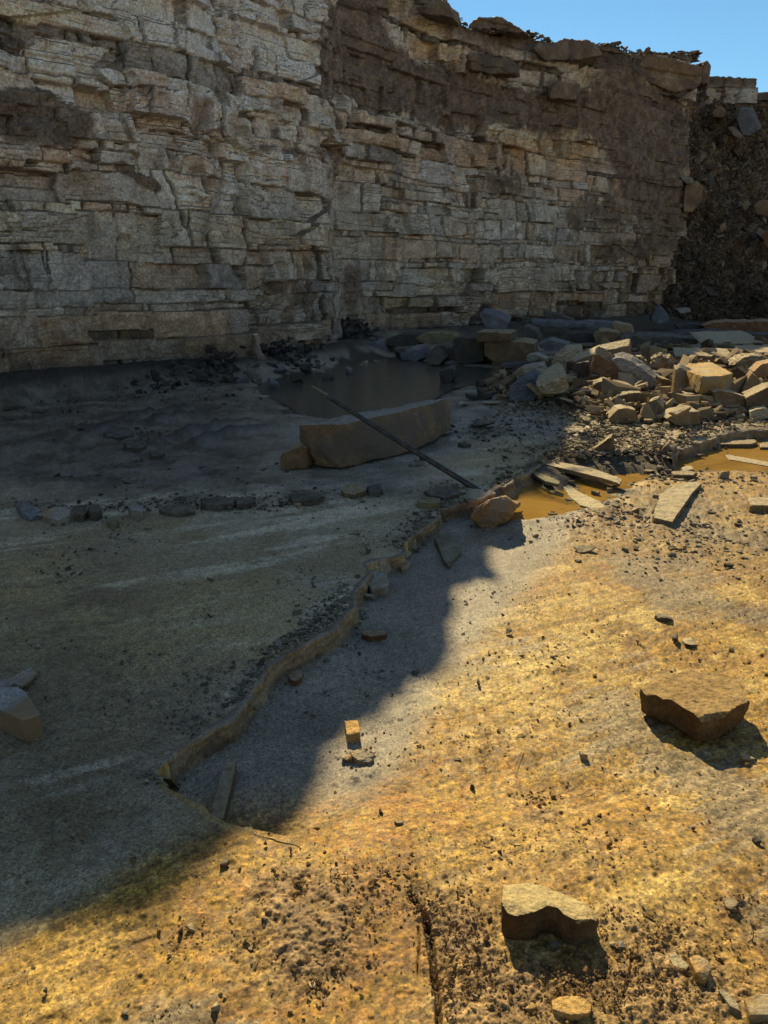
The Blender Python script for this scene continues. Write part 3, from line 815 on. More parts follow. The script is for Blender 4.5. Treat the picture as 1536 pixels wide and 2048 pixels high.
def finish_rock(name, bm, mat, rough=.013, cuts=3, cutd=.05, vox=None, strata=0.0, seed=None, chips=1.0, label=None, cat=None, group=None, edge=0.0):
    seed = seed if seed is not None else (abs(hash_name(name + str(label))) % 9973)
    bm = facet(bm, seed, cuts, cutd)
    me = bpy.data.meshes.new(name); bm.to_mesh(me); bm.free()
    co = np.array([v.co[:] for v in me.vertices])
    lo, hi = co.min(0), co.max(0); ext = hi - lo; size = float(np.linalg.norm(ext))
    c = np.array([(lo[0] + hi[0]) / 2, (lo[1] + hi[1]) / 2, lo[2]])
    me.transform(Matrix.Translation(Vector(-c)))
    o = bpy.data.objects.new(name, me); COL.objects.link(o)
    dist = math.hypot(c[0], c[1])
    px = dist / 773.0
    v = vox or max(size / 90, px * .8, .002)
    v = min(v, size / 12)
    m = o.modifiers.new('r', 'REMESH'); m.mode = 'VOXEL'; m.voxel_size = v; m.use_smooth_shade = True
    dg = bpy.context.evaluated_depsgraph_get(); dg.update()
    ev = o.evaluated_get(dg); nm = bpy.data.meshes.new_from_object(ev)
    o.modifiers.clear()
    if len(nm.vertices) > 20:
        old = o.data; o.data = nm; bpy.data.meshes.remove(old)
    me = o.data; me.name = name
    n = len(me.vertices); P = np.empty(n * 3, np.float32); me.vertices.foreach_get('co', P); P = P.reshape(-1, 3).astype(float)
    Nn = np.empty(n * 3, np.float32); me.vertices.foreach_get('normal', Nn); Nn = Nn.reshape(-1, 3)
    k = 1.0 / size; S = 37.0 * seed
    a = fbm3(P[:, 0] * 4 * k + S, P[:, 1] * 4 * k, P[:, 2] * 4 * k, 3, seed)
    b = fbm3(P[:, 0] * 15 * k + S, P[:, 1] * 15 * k, P[:, 2] * 15 * k, 3, seed + 3)
    cc = np.abs(fbm3(P[:, 0] * 7 * k + S, P[:, 1] * 7 * k, P[:, 2] * 7 * k, 2, seed + 5))
    d = size * rough * (.75 * a + .5 * b - .9 * chips * cc + .38 * fbm3(P[:, 0] * 40 * k + S, P[:, 1] * 40 * k, P[:, 2] * 40 * k, 2, seed + 9))
    if strata:
        q = np.floor(P[:, 2] / strata + .6 * a + .3 * vn3(P[:, 0] * 6 * k, P[:, 1] * 6 * k, P[:, 2] * 0, seed))
        d = d + size * rough * .5 * _h(q.astype(np.int64), np.zeros(n, np.int64), np.zeros(n, np.int64), seed) * (1 - np.abs(Nn[:, 2]))
    P = P + Nn * d[:, None]
    me.vertices.foreach_set('co', P.astype(np.float32).ravel())
    me.polygons.foreach_set('use_smooth', np.ones(len(me.polygons), bool))
    me.update()
    try: me.set_sharp_from_angle(angle=math.radians(28))
    except Exception: pass
    me.materials.clear(); me.materials.append(mat)
    o.location = Vector(c)
    if label: tag(o, label, cat or 'rock', group)
    return o

def hash_name(s):
    h = 7
    for ch in s: h = (h * 131 + ord(ch)) & 0xFFFFFF
    return h

def hullD(name, mat, pts, label, cat='rock', **kw):
    out = []
    for px, py, D in pts:
        dx, dy, dz = ray(px, py); t = D / dy; out.append((float(dx * t), float(D), float(CAM_H + dz * t)))
    return finish_rock(name, hull_bm(out), MT[mat], label=label, cat=cat, **kw)

def P3(px, py, z):
    X, Y = at(px, py, z); return (float(X), float(Y), float(z))

def rock_top(name, mat, top, h, base=None, inset=.0, shift=(0, 0), sink=.012, lift=0.0, label='', cat='stone', **kw):
    """top outline in the photograph at height h (one number or a list) over the floor, sides going down to the floor"""
    bp = base or (sum(p[0] for p in top) / len(top), max(p[1] for p in top))
    g = gpt(*bp)[2]
    hs = h if isinstance(h, (list, tuple)) else [h] * len(top)
    T = [P3(p[0], p[1], g + hh) for p, hh in zip(top, hs)]
    c = np.mean(np.array(T), 0)
    B = []
    for t in T:
        B.append((c[0] + (t[0] - c[0]) * (1 - inset) + shift[0], c[1] + (t[1] - c[1]) * (1 - inset) + shift[1], g - sink + lift))
    return finish_rock(name, prism_bm(T, B), MT[mat], label=label, cat=cat, **kw)

def rock_plate(name, mat, top, h, thick, base=None, tv=None, label='', cat='stone', **kw):
    """a slab given by its upper face, with constant thickness"""
    bp = base or (sum(p[0] for p in top) / len(top), max(p[1] for p in top))
    g = gpt(*bp)[2]
    hs = h if isinstance(h, (list, tuple)) else [h] * len(top)
    T = [Vector(P3(p[0], p[1], g + hh)) for p, hh in zip(top, hs)]
    nrm = Vector((0, 0, 0))
    for i in range(len(T)):
        a, b = T[i], T[(i + 1) % len(T)]
        nrm += a.cross(b)
    nrm.normalize()
    if nrm.z < 0: nrm = -nrm
    off = Vector(tv) if tv else -nrm * thick
    return finish_rock(name, prism_bm([t[:] for t in T], [(t + off)[:] for t in T]), MT[mat], label=label, cat=cat, **kw)

def rock_face(name, mat, face, base, ext, tilt=0.0, slope=0.0, label='', cat='rock', drop=0.0, **kw):
    """front outline standing on the floor at image point base (or at distance base), extruded back by ext"""
    D = base if isinstance(base, (int, float)) else gpt(*base)[1]
    T = []
    x0 = None
    for (px, py) in face:
        dx, dy, dz = ray(px, py)
        # plane: Y = D + tilt*(Z) + slope*(X - X0)
        if x0 is None: x0 = sum(p[0] for p in face) / len(face); X0 = (x0 - CX) / FPX * (D * CP + .4)
        # Y = t*dy ; Z = CAM_H + t*dz ; X = t*dx
        t = (D + tilt * CAM_H - slope * X0) / (dy - tilt * dz - slope * dx)
        T.append((float(dx * t), float(dy * t), float(CAM_H + dz * t) - drop))
    B = [(t[0] + ext[0], t[1] + ext[1], t[2] + ext[2]) for t in T]
    return finish_rock(name, prism_bm(T, B), MT[mat], label=label, cat=cat, **kw)

def stone(name, mat, px, py, w, hgt=None, flat=.6, seed=0, label='', cat='stone', group=None, rot=0, aspect=.7, lift=0, npt=14, detail=True):
    """loose angular stone of w image pixels, standing with its foot at px,py"""
    X, Y, z = gpt(px, py)
    zc = Y * CP + (CAM_H - z) * SP
    r = w / FPX * zc / 2
    rn = random.Random(seed * 7919 + int(px * 13 + py))
    hh = (hgt / FPX * zc) if hgt else r * 2 * flat
    pts = []
    for i in range(npt):
        a = rn.random() * math.tau; u = rn.random()
        q = (.72 + .28 * rn.random())
        xx = math.cos(a) * r * q; yy = math.sin(a) * r * q * aspect
        xr = xx * math.cos(rot) - yy * math.sin(rot); yr = xx * math.sin(rot) + yy * math.cos(rot)
        pts.append((X + xr, Y + yr + r * aspect * .6, z + lift - .1 * hh + hh * (u if u > .25 else 0) * (1.1 - .3 * rn.random())))
    bm = hull_bm(pts)
    if w > 22 and detail:
        return finish_rock(name, bm, MT[mat], rough=.016, label=label, cat=cat, group=group, vox=max(r / 14, .0015))
    me = bpy.data.meshes.new(name); c = Vector((X, Y, z)); bmesh.ops.translate(bm, verts=bm.verts, vec=-c); bm.to_mesh(me); bm.free()
    me.materials.append(MT[mat]); o = bpy.data.objects.new(name, me); COL.objects.link(o); o.location = c
    return tag(o, label, cat, group)

# ------------------------------------------------------------------ uncountable crumbs and gravel
def templates(n, seed, npt=9, flat=1.0):
    rn = random.Random(seed); out = []
    for _ in range(n):
        pts = []
        if npt == 0:
            ax = rn.uniform(.55, 1.0); az = rn.uniform(.2, .7)
            for i in range(8):
                x, y, z = (1 if i & 1 else -1), (1 if i & 2 else -1), (1 if i & 4 else -1)
                if rn.random() < .2: x *= .2
                pts.append((x * .8 * (1 + rn.uniform(-.35, .25)), y * ax * .8 * (1 + rn.uniform(-.35, .25)), z * az * .8 * (1 + rn.uniform(-.3, .3))))
        for i in range(npt):
            v = Vector((rn.gauss(0, 1), rn.gauss(0, 1), rn.gauss(0, 1))).normalized() * (.7 + .3 * rn.random())
            pts.append((v.x, v.y * .8, v.z * .75 * flat))
        bm = hull_bm(pts); bmesh.ops.triangulate(bm, faces=bm.faces[:]); bm.verts.index_update()
        out.append((np.array([v.co[:] for v in bm.verts]), np.array([[v.index for v in f.verts] for f in bm.faces])))
        bm.free()
    return out

def scatter(name, items, colors, mat, seed=1, npt=9, flat=1.0, tilt=.5):
    """items: array of x,y,z,r ; all merged into ONE object of uncountable stuff"""
    tp = templates(14, seed, npt, flat); rn = np.random.default_rng(seed)
    V = []; F = []; C = []; base = 0
    k = rn.integers(0, len(tp), len(items))
    for (x, y, z, r), ti, col in zip(items, k, colors):
        v, f = tp[ti]
        a = rn.random() * 6.283; ca, sa = math.cos(a), math.sin(a)
        b = (rn.random() - .5) * 2 * tilt; cb, sb = math.cos(b), math.sin(b)
        sx, sy, sz = r * (.8 + .6 * rn.random()), r * (.7 + .4 * rn.random()), r * (.6 + .5 * rn.random())
        p = v * (sx, sy, sz)
        p = np.stack([p[:, 0] * cb + p[:, 2] * sb, p[:, 1], -p[:, 0] * sb + p[:, 2] * cb], 1)
        p = np.stack([p[:, 0] * ca - p[:, 1] * sa, p[:, 0] * sa + p[:, 1] * ca, p[:, 2]], 1) + (x, y, z)
        V.append(p); F.append(f + base); base += len(v); C.append(np.tile(col, (len(v), 1)))
    o = new_mesh_obj(name, np.concatenate(V), None, np.concatenate(F), mat, False, np.concatenate(C))
    o["kind"] = "stuff"
    return o

def sample_screen(n, dens, seed, x0=-150, x1=1690, y0=640, y1=2120):
    rn = np.random.default_rng(seed); out = np.zeros((0, 2))
    while len(out) < n:
        p = np.stack([rn.uniform(x0, x1, n), rn.uniform(y0, y1, n)], 1)
        w = dens(p[:, 0], p[:, 1])
        out = np.concatenate([out, p[rn.random(n) < w]])
        if len(out) == 0: break
    return out[:n]

def floor_items(P, size_px, seed, bury=.25, zoff=None):
    rn = np.random.default_rng(seed)
    X, Y = at(P[:, 0], P[:, 1]); Z = gz(X, Y)
    for _ in range(3):
        X, Y = at(P[:, 0], P[:, 1], Z); Z = gz(X, Y)
    zc = Y * CP + CAM_H * SP
    r = size_px / FPX * zc / 2
    dzv = .014 * fbm2(X * .9, Y * .9, 4, 1) * 1.3 + .006 * fbm2(X * 4, Y * 4, 4, 2)
    k = sstep(0, .16, np.minimum(seg_dist(X, Y, LEDGE), seg_dist(X, Y, LIP)))
    z = Z + dzv * (.12 + .88 * k) + r * (.45 - bury)
    if zoff is not None: z = z + zoff(X, Y, rn)
    return np.stack([X, Y, z, r], 1)
def build_crumbs():
    G = lambda x, y, cx, cy, rx, ry: np.exp(-(((x - cx) / rx) ** 2 + ((y - cy) / ry) ** 2))
    crumb_mat = attr_material('crumb', 120, (.7, .95), [(90, .002)], spec=.2)
    def clods(x, y):
        w = (G(x, y, 600, 1865, 85, 75) * 1.0 + G(x, y, 590, 1772, 50, 26) * .8 + G(x, y, 650, 1935, 60, 50) * .6 + G(x, y, 380, 1870, 50, 30) * .3
             + G(x, y, 850, 1815, 40, 26) * .8 + G(x, y, 930, 1880, 60, 80) * .7 + G(x, y, 905, 1960, 30, 100) * .8 + G(x, y, 990, 1990, 90, 60) * .5 + G(x, y, 1150, 1985, 170, 50) * .7 + G(x, y, 1350, 1985, 190, 55) * .55
             + G(x, y, 1290, 1850, 90, 30) * .5 + G(x, y, 1320, 1900, 120, 30) * .5 + G(x, y, 720, 1512, 34, 14) + G(x, y, 1085, 1605, 32, 16) + G(x, y, 1470, 1805, 34, 18) + G(x, y, 760, 1770, 80, 40) * .4 + G(x, y, 720, 1830, 60, 40) * .3
             + G(x, y, 1010, 1700, 50, 25) * .4 + G(x, y, 1180, 1700, 110, 50) * .2)
        return np.clip(w, 0, 1)
    P = sample_screen(4200, clods, 3, y0=1450)
    rn = np.random.default_rng(5)
    s = np.clip(rn.lognormal(1.75, .5, len(P)), 3, 24)
    it = floor_items(P, s, 8, .1, lambda X, Y, r_: .012 * r_.random(len(X)))
    c = mix(np.array([.17, .10, .045]), np.array([.40, .27, .12]), rn.random(len(P))[:, None] ** 1.3)
    scatter('soil_clods', it, c, crumb_mat, 5, 11)
    # loose crumbs everywhere over the sunlit rock
    def sc(x, y):
        sun = sstep(0, 120, (x - (1080 - (y - 1000) * .80)) ) * sstep(960, 1060, y) + sstep(1640, 1720, y)
        w = .22 + .5 * sstep(.0, .5, fbm2(x / 150, y / 70, 3, 4))
        return np.clip(np.clip(sun, .12, 1) * w * sstep(1000, 1100, y), 0, 1)
    P = sample_screen(9000, sc, 13, y0=1000)
    s = np.clip(rn.lognormal(1.15, .55, len(P)), 1.6, 17)
    it = floor_items(P, s, 9, .15)
    dk = rn.random(len(P))[:, None]
    c = mix(np.array([.12, .07, .03]), np.array([.46, .34, .15]), dk ** .7)
    scatter('soil_crumbs', it, c, crumb_mat, 15, 8)
    # gravel and chips: below the ledge, round the puddle, on the shaded floor
    L = np.array(LEDGE_PX, float)
    def lg(x, y):
        d = seg_dist(x, (y) * 1.0, [tuple(p) for p in L[:34]])
        w = np.exp(-(np.clip(d - 8, 0, 99) / 26) ** 2) * sstep(.0, .3, fbm2(x / 60, y / 60, 3, 24)) * .9
        w = w + G(x, y, 655, 1230, 45, 28) * .9 + G(x, y, 1180, 1000, 60, 30) + G(x, y, 1300, 945, 70, 14) * .8 + G(x, y, 1240, 1040, 120, 26) * .5 + G(x, y, 1400, 1080, 170, 50) * .35 + G(x, y, 1400, 960, 120, 20) * .5 + G(x, y, 420, 1380, 60, 50) * .25
        return np.clip(w, 0, 1)
    P = sample_screen(3800, lg, 23, y0=860, y1=1650)
    s = np.clip(rn.lognormal(1.55, .5, len(P)), 2, 17)
    it = floor_items(P, s, 10, .1)
    c = mix(np.array([.09, .075, .055]), np.array([.33, .30, .24]), rn.random(len(P))[:, None] ** 1.2)
    scatter('gravel', it, c, crumb_mat, 25, 0, .55, .35)
    # mud lumps on the shaded floor
    def ml(x, y):
        w = .10 * sstep(.05, .4, fbm2(x / 120, y / 30, 3, 34)) + 1.0 * G(x, y, 450, 1002, 130, 9) + .8 * G(x, y, 250, 1014, 330, 9) + G(x, y, 260, 872, 60, 16) * .9 + G(x, y, 610, 992, 36, 10) + .6 * G(x, y, 960, 870, 90, 14) + .5 * G(x, y, 1030, 850, 70, 20) + G(x, y, 905, 975, 40, 9) * .7 + G(x, y, 725, 985, 60, 8) * .6
        w = w + .5 * G(x, y, 150, 790, 300, 12) + .3 * G(x, y, 460, 940, 90, 6) + .3 * G(x, y, 170, 955, 200, 4)
        return np.clip(w, 0, 1)
    P = sample_screen(4600, ml, 33, y0=760, y1=1480, x1=1140)
    s = np.clip(rn.lognormal(1.6, .58, len(P)), 2, 26)
    it = floor_items(P, s, 11, .15, lambda X, Y, r_: 0 * X)
    c = mix(np.array([.045, .040, .036]), np.array([.20, .18, .145]), rn.random(len(P))[:, None])
    scatter('mud_clods', it, c, crumb_mat, 35, 9, .7)
    # sunlit broken rock round the foot of the pile
    def rp(x, y):
        w = sstep(1080, 1170, x) * (G(x, y, 1230, 885, 130, 26) + .8 * G(x, y, 1420, 850, 130, 18) + .5 * G(x, y, 1180, 830, 90, 30)) + .8 * G(x, y, 1060, 810, 60, 18) + .6 * G(x, y, 1130, 825, 50, 20) + 1.6 * G(x, y, 1215, 908, 130, 12) + .8 * G(x, y, 1110, 925, 40, 8)
        return np.clip(w, 0, 1) * .9
    P = sample_screen(3200, rp, 43, y0=770, y1=935, x0=980)
    s = np.clip(rn.lognormal(1.6, .5, len(P)), 2, 17)
    it = floor_items(P, s, 12, .1, lambda X, Y, r_: .03 * r_.random(len(X)))
    c = mix(np.array([.10, .08, .055]), np.array([.36, .31, .22]), rn.random(len(P))[:, None] ** 1.3)
    scatter('broken_rock', it, c, crumb_mat, 45, 0, .8)
    # small debris filling the rubble pile itself
    def rq(x, y): return np.clip(sdfmask(x, y), 0, 1)
    pile_px = [(960, 800), (1000, 740), (1110, 715), (1200, 700), (1310, 705), (1420, 700), (1650, 700), (1650, 830), (1440, 845), (1200, 850), (1130, 810)]
    def sdfmask(x, y): return inside(x, y, pile_px) * .8
    P = sample_screen(2400, rq, 53, y0=690, y1=860, x0=950)
    s = np.clip(rn.lognormal(2.5, .62, len(P)), 4, 64)
    it = floor_items(P, s, 13, .1, lambda X, Y, r_: .10 * r_.random(len(X)))
    c = mix(np.array([.09, .065, .04]), np.array([.44, .34, .21]), rn.random(len(P))[:, None] ** 1.2)
    scatter('pile_rubble', it, c, crumb_mat, 55, 0, .8, .7)
    # shale debris heaped along the foot of the face
    S = np.array(W([(-60, 800), (130, 792), (300, 782), (440, 768), (520, 745), (600, 738), (690, 712), (760, 690), (850, 672), (1000, 662), (1200, 648), (1340, 640), (1560, 636)]))
    seg = np.concatenate([[0], np.cumsum(np.linalg.norm(np.diff(S, axis=0), axis=1))]); items = []; cols = []
    wt = np.interp(seg, seg, [.3, .3, .3, .5, 1.6, 2.2, 1.6, 1.4, 1, .8, 1, 1, 1])
    n = 6500
    cdf = np.concatenate([[0], np.cumsum((wt[1:] + wt[:-1]) / 2 * np.diff(seg))]); cdf /= cdf[-1]
    u = np.interp(rn.random(n), cdf, seg)
    hgt = np.interp(u, seg, [.15, .2, .2, .35, 1.0, 1.1, .9, .8, .6, .45, .5, .7, .7])
    q = rn.random(n)
    bx = np.interp(u, seg, S[:, 0]); by = np.interp(u, seg, S[:, 1])
    hh = hgt * (.8 + .5 * fbm2(u * .8, u * 0, 3, 93))
    back = (1 - q) ** .8
    z = hh * (1 - q) + 0
    off = (back * 1.25 - .25) * (.4 + hh)
    nx, ny = -.55, .83
    X = bx + nx * off + rn.normal(0, .1, n); Y = by + ny * off + rn.normal(0, .1, n)
    r = np.clip(rn.lognormal(-3.2, .55, n), .012, .17)
    col = mix(np.array([.028, .026, .028]), np.array([.135, .125, .11]), rn.random(n)[:, None] ** 1.6)
    scatter('shale_debris', np.stack([X, Y, z, r], 1), col, crumb_mat, 65, 0, .55, .9)
    # rim: loose stones and turf edge along the top, and the rubble on the talus
    ps, S_ = wall_s()
    n = 2600
    ss = rn.uniform(28, S_[7], n)
    Pw = np.array(WALL); X = np.interp(ss, S_, Pw[:, 0]); Y = np.interp(ss, S_, Pw[:, 1]); Hh = np.interp(ss, RIM_S, RIM_Z)
    bk = rn.random(n) ** 1.5 * 1.6
    r = np.clip(rn.lognormal(-3.0, .6, n), .015, .22)
    X = X - .65 * bk + rn.normal(0, .05, n); Y = Y + .75 * bk
    col = mix(np.array([.07, .055, .042]), np.array([.30, .25, .19]), rn.random(n)[:, None] ** 1.5)
    scatter('rim_rubble', np.stack([X, Y, Hh - .03 + r * .3 + bk * .02, r], 1), col, crumb_mat, 75, 9, .7)
    n = 5000
    U = rn.random(n) ** 1.1 * .55; V = rn.random(n)
    fx = mix(11.2, 30.0, U); fy = mix(31.9, 34.5, U); cx = mix(12.6, 33.0, U); cy = mix(37.0, 41.0, U)
    Hc = np.interp(U, [0, .05, .15, .3, 1], [9.4, 9.5, 9.2, 9.0, 8.8])
    prof = V + .06 * np.sin(V * 3.14159)
    X = mix(fx, cx, V); Y = mix(fy, cy, V); Z = Hc * prof
    nn = fbm2(X * .55, Z * .55, 4, 101); n2 = fbm2(X * 2.4, Z * 2.4, 4, 102, .6); n3 = np.abs(fbm2(X * 7, Z * 7, 3, 103))
    d = .75 * nn + .30 * n2 + .20 * n3
    Y = Y - d * .8 - .02; Z = Z + d * .35
    r = np.clip(rn.lognormal(-2.95, .65, n), .02, .34) * (1 + .5 * (nn > .1))
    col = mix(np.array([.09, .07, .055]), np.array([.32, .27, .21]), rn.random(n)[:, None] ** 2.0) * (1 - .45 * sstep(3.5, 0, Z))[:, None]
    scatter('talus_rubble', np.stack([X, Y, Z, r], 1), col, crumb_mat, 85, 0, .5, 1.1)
SKY_LOW, SKY_HIGH = (.86, 1.22, 1.26), (1.20, 1.09, .93)
SUN_STR, SUN_COL, SKY_STR, SKY_SAT, SKY_TINT = 5.9, (1.0, .80, .44), .092, 1.0, 0
allr = sorted([(0.0, 9.2)] + [(s, z) for s, z in SH] + [(s, z) for s, z in RS] + [(60.0, 9.6), (90, 9.6)])
RIM_S = [a for a, b in allr]; RIM_Z = [b for a, b in allr]
build_ground()
ribbon('rock_ledge', LEDGE[:BRK0 + 1], (.34, .24, .13), (.24, .18, .11), taper=lambda s: np.clip(s / .07, .12, 1))
ribbon('puddle_ledge', LEDGE[BRK1:], (.30, .22, .12), (.20, .15, .09), seed=13)
ribbon('ledge_lip', LIP[::-1], (.36, .26, .12), (.12, .095, .07), seed=23, topc=(.40, .29, .13), proud=.0, taper=lambda s: np.clip(s / .35, 0.02, 1))
water('puddle_water', PUD1, -.108, (.36, .215, .05), .10, '', bumpd=.003)
water('pool_water', PUD2, -.020, (.10, .09, .072), .2, '')
build_wall()
build_talus()
MT = make_mats()
build_crumbs()
# ---------------- the large block in the shade and the bar leaning on it
def big_block():
    f0 = P3(688, 847, .42); f1 = P3(800, 822, .42); f2 = P3(893, 797, .40); f3 = P3(903, 799, .37)
    e0 = P3(598, 851, .40); e1 = P3(600, 882, .25)
    g0 = P3(638, 931, .03); g1 = P3(684, 939, .02); g2 = P3(790, 912, .03); g3 = P3(850, 892, .03); g4 = P3(903, 858, .05)
    h0 = P3(612, 908, .11)
    back = [(e0[0] + .16, e0[1] + .36, .33), (f3[0] - .36, f3[1] + .28, .30), (e0[0] + .2, e0[1] + .36, .0), (g4[0] - .36, g4[1] + .28, .0)]
    return finish_rock('stone_block', hull_bm([f0, f1, f2, f3, e0, e1, g0, g1, g2, g3, g4, h0] + back), MT['brown2'], rough=.011, vox=.010, cuts=0,
                label='long brown block of cut sandstone lying tilted under the iron bar', cat='stone block')
MT['brown2'] = rock_material('block_sandstone', (.11, .07, .042), (.19, .13, .08), (.30, .23, .15), 3.4, stain=(.12, .10, .08), top=(.40, .37, .32))
big_block()
rock_face('stone_wedge', 'brown', [(559,915),(566,905),(600,893),(614,897),(616,938),(560,942)], (588,942), (.05,.28,0), label='small brown wedge of rock against the left end of the long brown block', cat='rock')

def pry_bar():
    c = Vector(P3(738, 844, .455)); a = Vector(P3(988, 1000, -.07))
    dr = (c - a).normalized()
    # extend until the tip reaches image column 622
    tip = a; t = 0
    while True:
        t += .01; tip = a + dr * t
        px, py = proj(tip.x, tip.y, tip.z)
        if px < 622 or t > 5: break
    L = (tip - a).length
    root = bpy.data.objects.new('pry_bar', None); COL.objects.link(root); root.location = a
    q = dr.to_track_quat('Z', 'Y')
    def part(name, rings, mat):
        bm = bmesh.new(); prev = None; n = 14
        for z, r, sq in rings:
            ring = []
            for i in range(n):
                w = math.tau * i / n
                bend = .012 * math.sin(z / L * math.pi)
                ring.append(bm.verts.new(q @ Vector((math.cos(w) * r * sq + bend, math.sin(w) * r, z))))
            if prev:
                for i in range(n): bm.faces.new((prev[i], prev[(i + 1) % n], ring[(i + 1) % n], ring[i]))
            else: bm.faces.new(ring[::-1])
            prev = ring
        bm.faces.new(prev)
        me = bpy.data.meshes.new(name); bm.to_mesh(me); bm.free()
        me.polygons.foreach_set('use_smooth', [True] * len(me.polygons)); me.set_sharp_from_angle(angle=.7)
        me.materials.append(mat); o = bpy.data.objects.new(name, me); COL.objects.link(o); o.parent = root
        return o
    m, nt, bs = mat_base('bar_iron'); tc = nt.nodes.new('ShaderNodeTexCoord')
    f = nz(nt, tc.outputs['Object'], 30, 6, .7)
    nt.links.new(ramp(nt, f, [(.35, (.035, .033, .032)), (.55, (.085, .08, .072)), (.7, (.17, .12, .07))]), bs.inputs['Base Color'])
    bs.inputs['Metallic'].default_value = .55; bs.inputs['Roughness'].default_value = .48
    nt.links.new(bump(nt, f, .002), bs.inputs['Normal'])
    m2 = rock_material('bar_worn_tip', (.10, .085, .06), (.19, .165, .12), (.28, .25, .19), 30, rough=(.35, .6))
    r = .022
    sh = [(-.02, r * 1.15, 1)] + [(L * .9 * k / 30, r * (1.12 - .22 * k / 30) * (1 + .03 * math.sin(k * 2.1)), 1) for k in range(31)]
    part('shaft', sh, m)
    part('pointed_tip', [(L * .9, r * .905, 1), (L * .93, r * .86, 1), (L * .97, r * .62, 1.1), (L * .99, r * .36, 1.2), (L, r * .10, 1.2)], m2)
    tag(root, 'long dark iron pry bar with a worn point, leaning across the long brown block', 'pry bar')
pry_bar()

finish_rock('boulder', hull_bm([P3(938,1034,.02), P3(950,1048,-.07), P3(965,1058,-.09), P3(985,1057,-.09), P3(1012,1047,-.07), P3(1030,1030,.02), P3(1033,1008,.10), P3(1005,990,.17), P3(985,993,.18), P3(962,1012,.12),
             P3(945,1020,.05), P3(1000,1000,.0), P3(1040,1006,-.06), P3(960,1015,-.07)]), MT['orange'], rough=.022, vox=.006, label='orange brown angular boulder at the foot of the iron bar', cat='rock')
# ---------------- foreground blocks
rock_top('stone_slab', 'umber2', [(1279,1379),(1284,1366),(1300,1358),(1330,1348),(1370,1343),(1412,1341),(1450,1348),(1484,1364),(1504,1392),(1496,1404),(1475,1412),(1452,1428),(1430,1432),(1404,1437),(1385,1424),(1368,1416),(1342,1399),(1326,1398),(1311,1389),(1292,1390)],
         [.12,.12,.115,.11,.11,.11,.11,.115,.12,.125,.125,.13,.13,.13,.13,.125,.125,.125,.125,.12], base=(1400,1490), inset=.07, lift=.018, sink=0, shift=(.0,.0), rough=.014, vox=.0028, cuts=7, cutd=.04,
         label='large thick brown slab with a notched front edge on the sunlit floor', cat='stone slab')
rock_top('stone_block', 'umber', [(1005,1766),(1034,1760),(1066,1767),(1092,1774),(1115,1784),(1139,1792),(1165,1803),(1187,1816),(1202,1828),(1194,1838),(1155,1842),(1127,1828),(1115,1814),(1096,1809),(1084,1816),(1069,1824),(1034,1829),(1016,1822),(1003,1806)],
         [.082,.07,.066,.064,.062,.060,.060,.060,.062,.070,.080,.086,.090,.092,.092,.092,.092,.094,.094], base=(1090,1874), inset=.02, rough=.013, vox=.002, cuts=7, cutd=.04, label='yellow brown block casting a black shadow in the sunlit foreground', cat='stone block')
rock_top('stone_slab', 'grey', [(-40,1368),(0,1372),(36,1371),(54,1384),(81,1428),(60,1436),(44,1441),(20,1428),(0,1420),(-40,1412)], .085, base=(40,1468), rough=.012, vox=.005, label='thick pinkish grey slab cut off by the left edge of the picture', cat='stone slab')
rock_plate('stone_flake', 'grey', [(8,1362),(62,1332),(74,1345),(62,1360),(40,1372)], .03, .015, label='thin grey flake behind the thick slab at the left edge', cat='stone flake', rough=.012)
rock_top('stone_flake', 'grey', [(-8,1362),(10,1356),(30,1364),(10,1374),(-8,1376)], .04, label='small grey chip touching the thick slab at the left edge', cat='stone flake')
# plank of stone in the hollow
rock_plate('stone_strip', 'brown', [(451,1519),(472,1517),(470,1545),(446,1638),(436,1640),(418,1630)], [.05,.05,.05,.035,.035,.035], .035, base=(440,1600), label='narrow strip of stone lying in the shaded hollow below the ledge', cat='stone', rough=.008, vox=.003)
rock_top('stone_cube', 'ochre', [(689,1441),(716,1440),(721,1465),(693,1468)], .045, base=(706,1483), rough=.012, vox=.002, label='small brick shaped stone on the edge of the shadow', cat='stone')
rock_top('stone', 'ochre', [(700,1500),(724,1497),(748,1508),(742,1524),(718,1522),(706,1512)], [.03,.035,.03,.02,.025,.03], base=(724,1532), inset=-.02, rough=.034, label='jagged yellow lump just below the brick shaped stone', cat='stone')
stone('stone', 'ochre', 692, 1528, 30, 15, seed=4, label='flat yellow lump left of the jagged one, below the brick shaped stone')
# ---------------- stones along the ledge
rock_top('stone_block', 'grey', [(742,1142),(772,1146),(779,1163),(776,1172),(742,1176),(735,1168)], .055, base=(757,1188), rough=.012, label='grey block tucked under the bend of the ledge', cat='stone block')
stone('stone', 'grey', 738, 1200, 30, 18, seed=2, label='small grey stone in front of the block under the bend of the ledge')
rock_top('stone_slab', 'moss', [(868,1072),(898,1062),(920,1088),(924,1102),(898,1128),(886,1118)], [.05,.05,.05,.04,.04,.045], base=(898,1134), rough=.012, label='flat grey green slab lying below the ledge near the orange boulder', cat='stone slab')
rock_top('stone', 'grey', [(800,1126),(812,1117),(824,1124),(814,1138),(802,1138)], .03, base=(812,1144), label='pale small stone at the splintered corner of the ledge', cat='stone')
rock_plate('stone_splinter', 'brown', [(806,1098),(816,1090),(824,1108),(814,1118)], [.0+.05,.06,.02,.02], .015, label='upright splinter broken off the ledge', cat='stone splinter')
rock_plate('stone_splinter', 'dark', [(735,1152),(745,1140),(742,1172),(728,1184)], [.06,.07,.02,.02], .02, label='dark upright splinter at the bend of the ledge', cat='stone splinter')
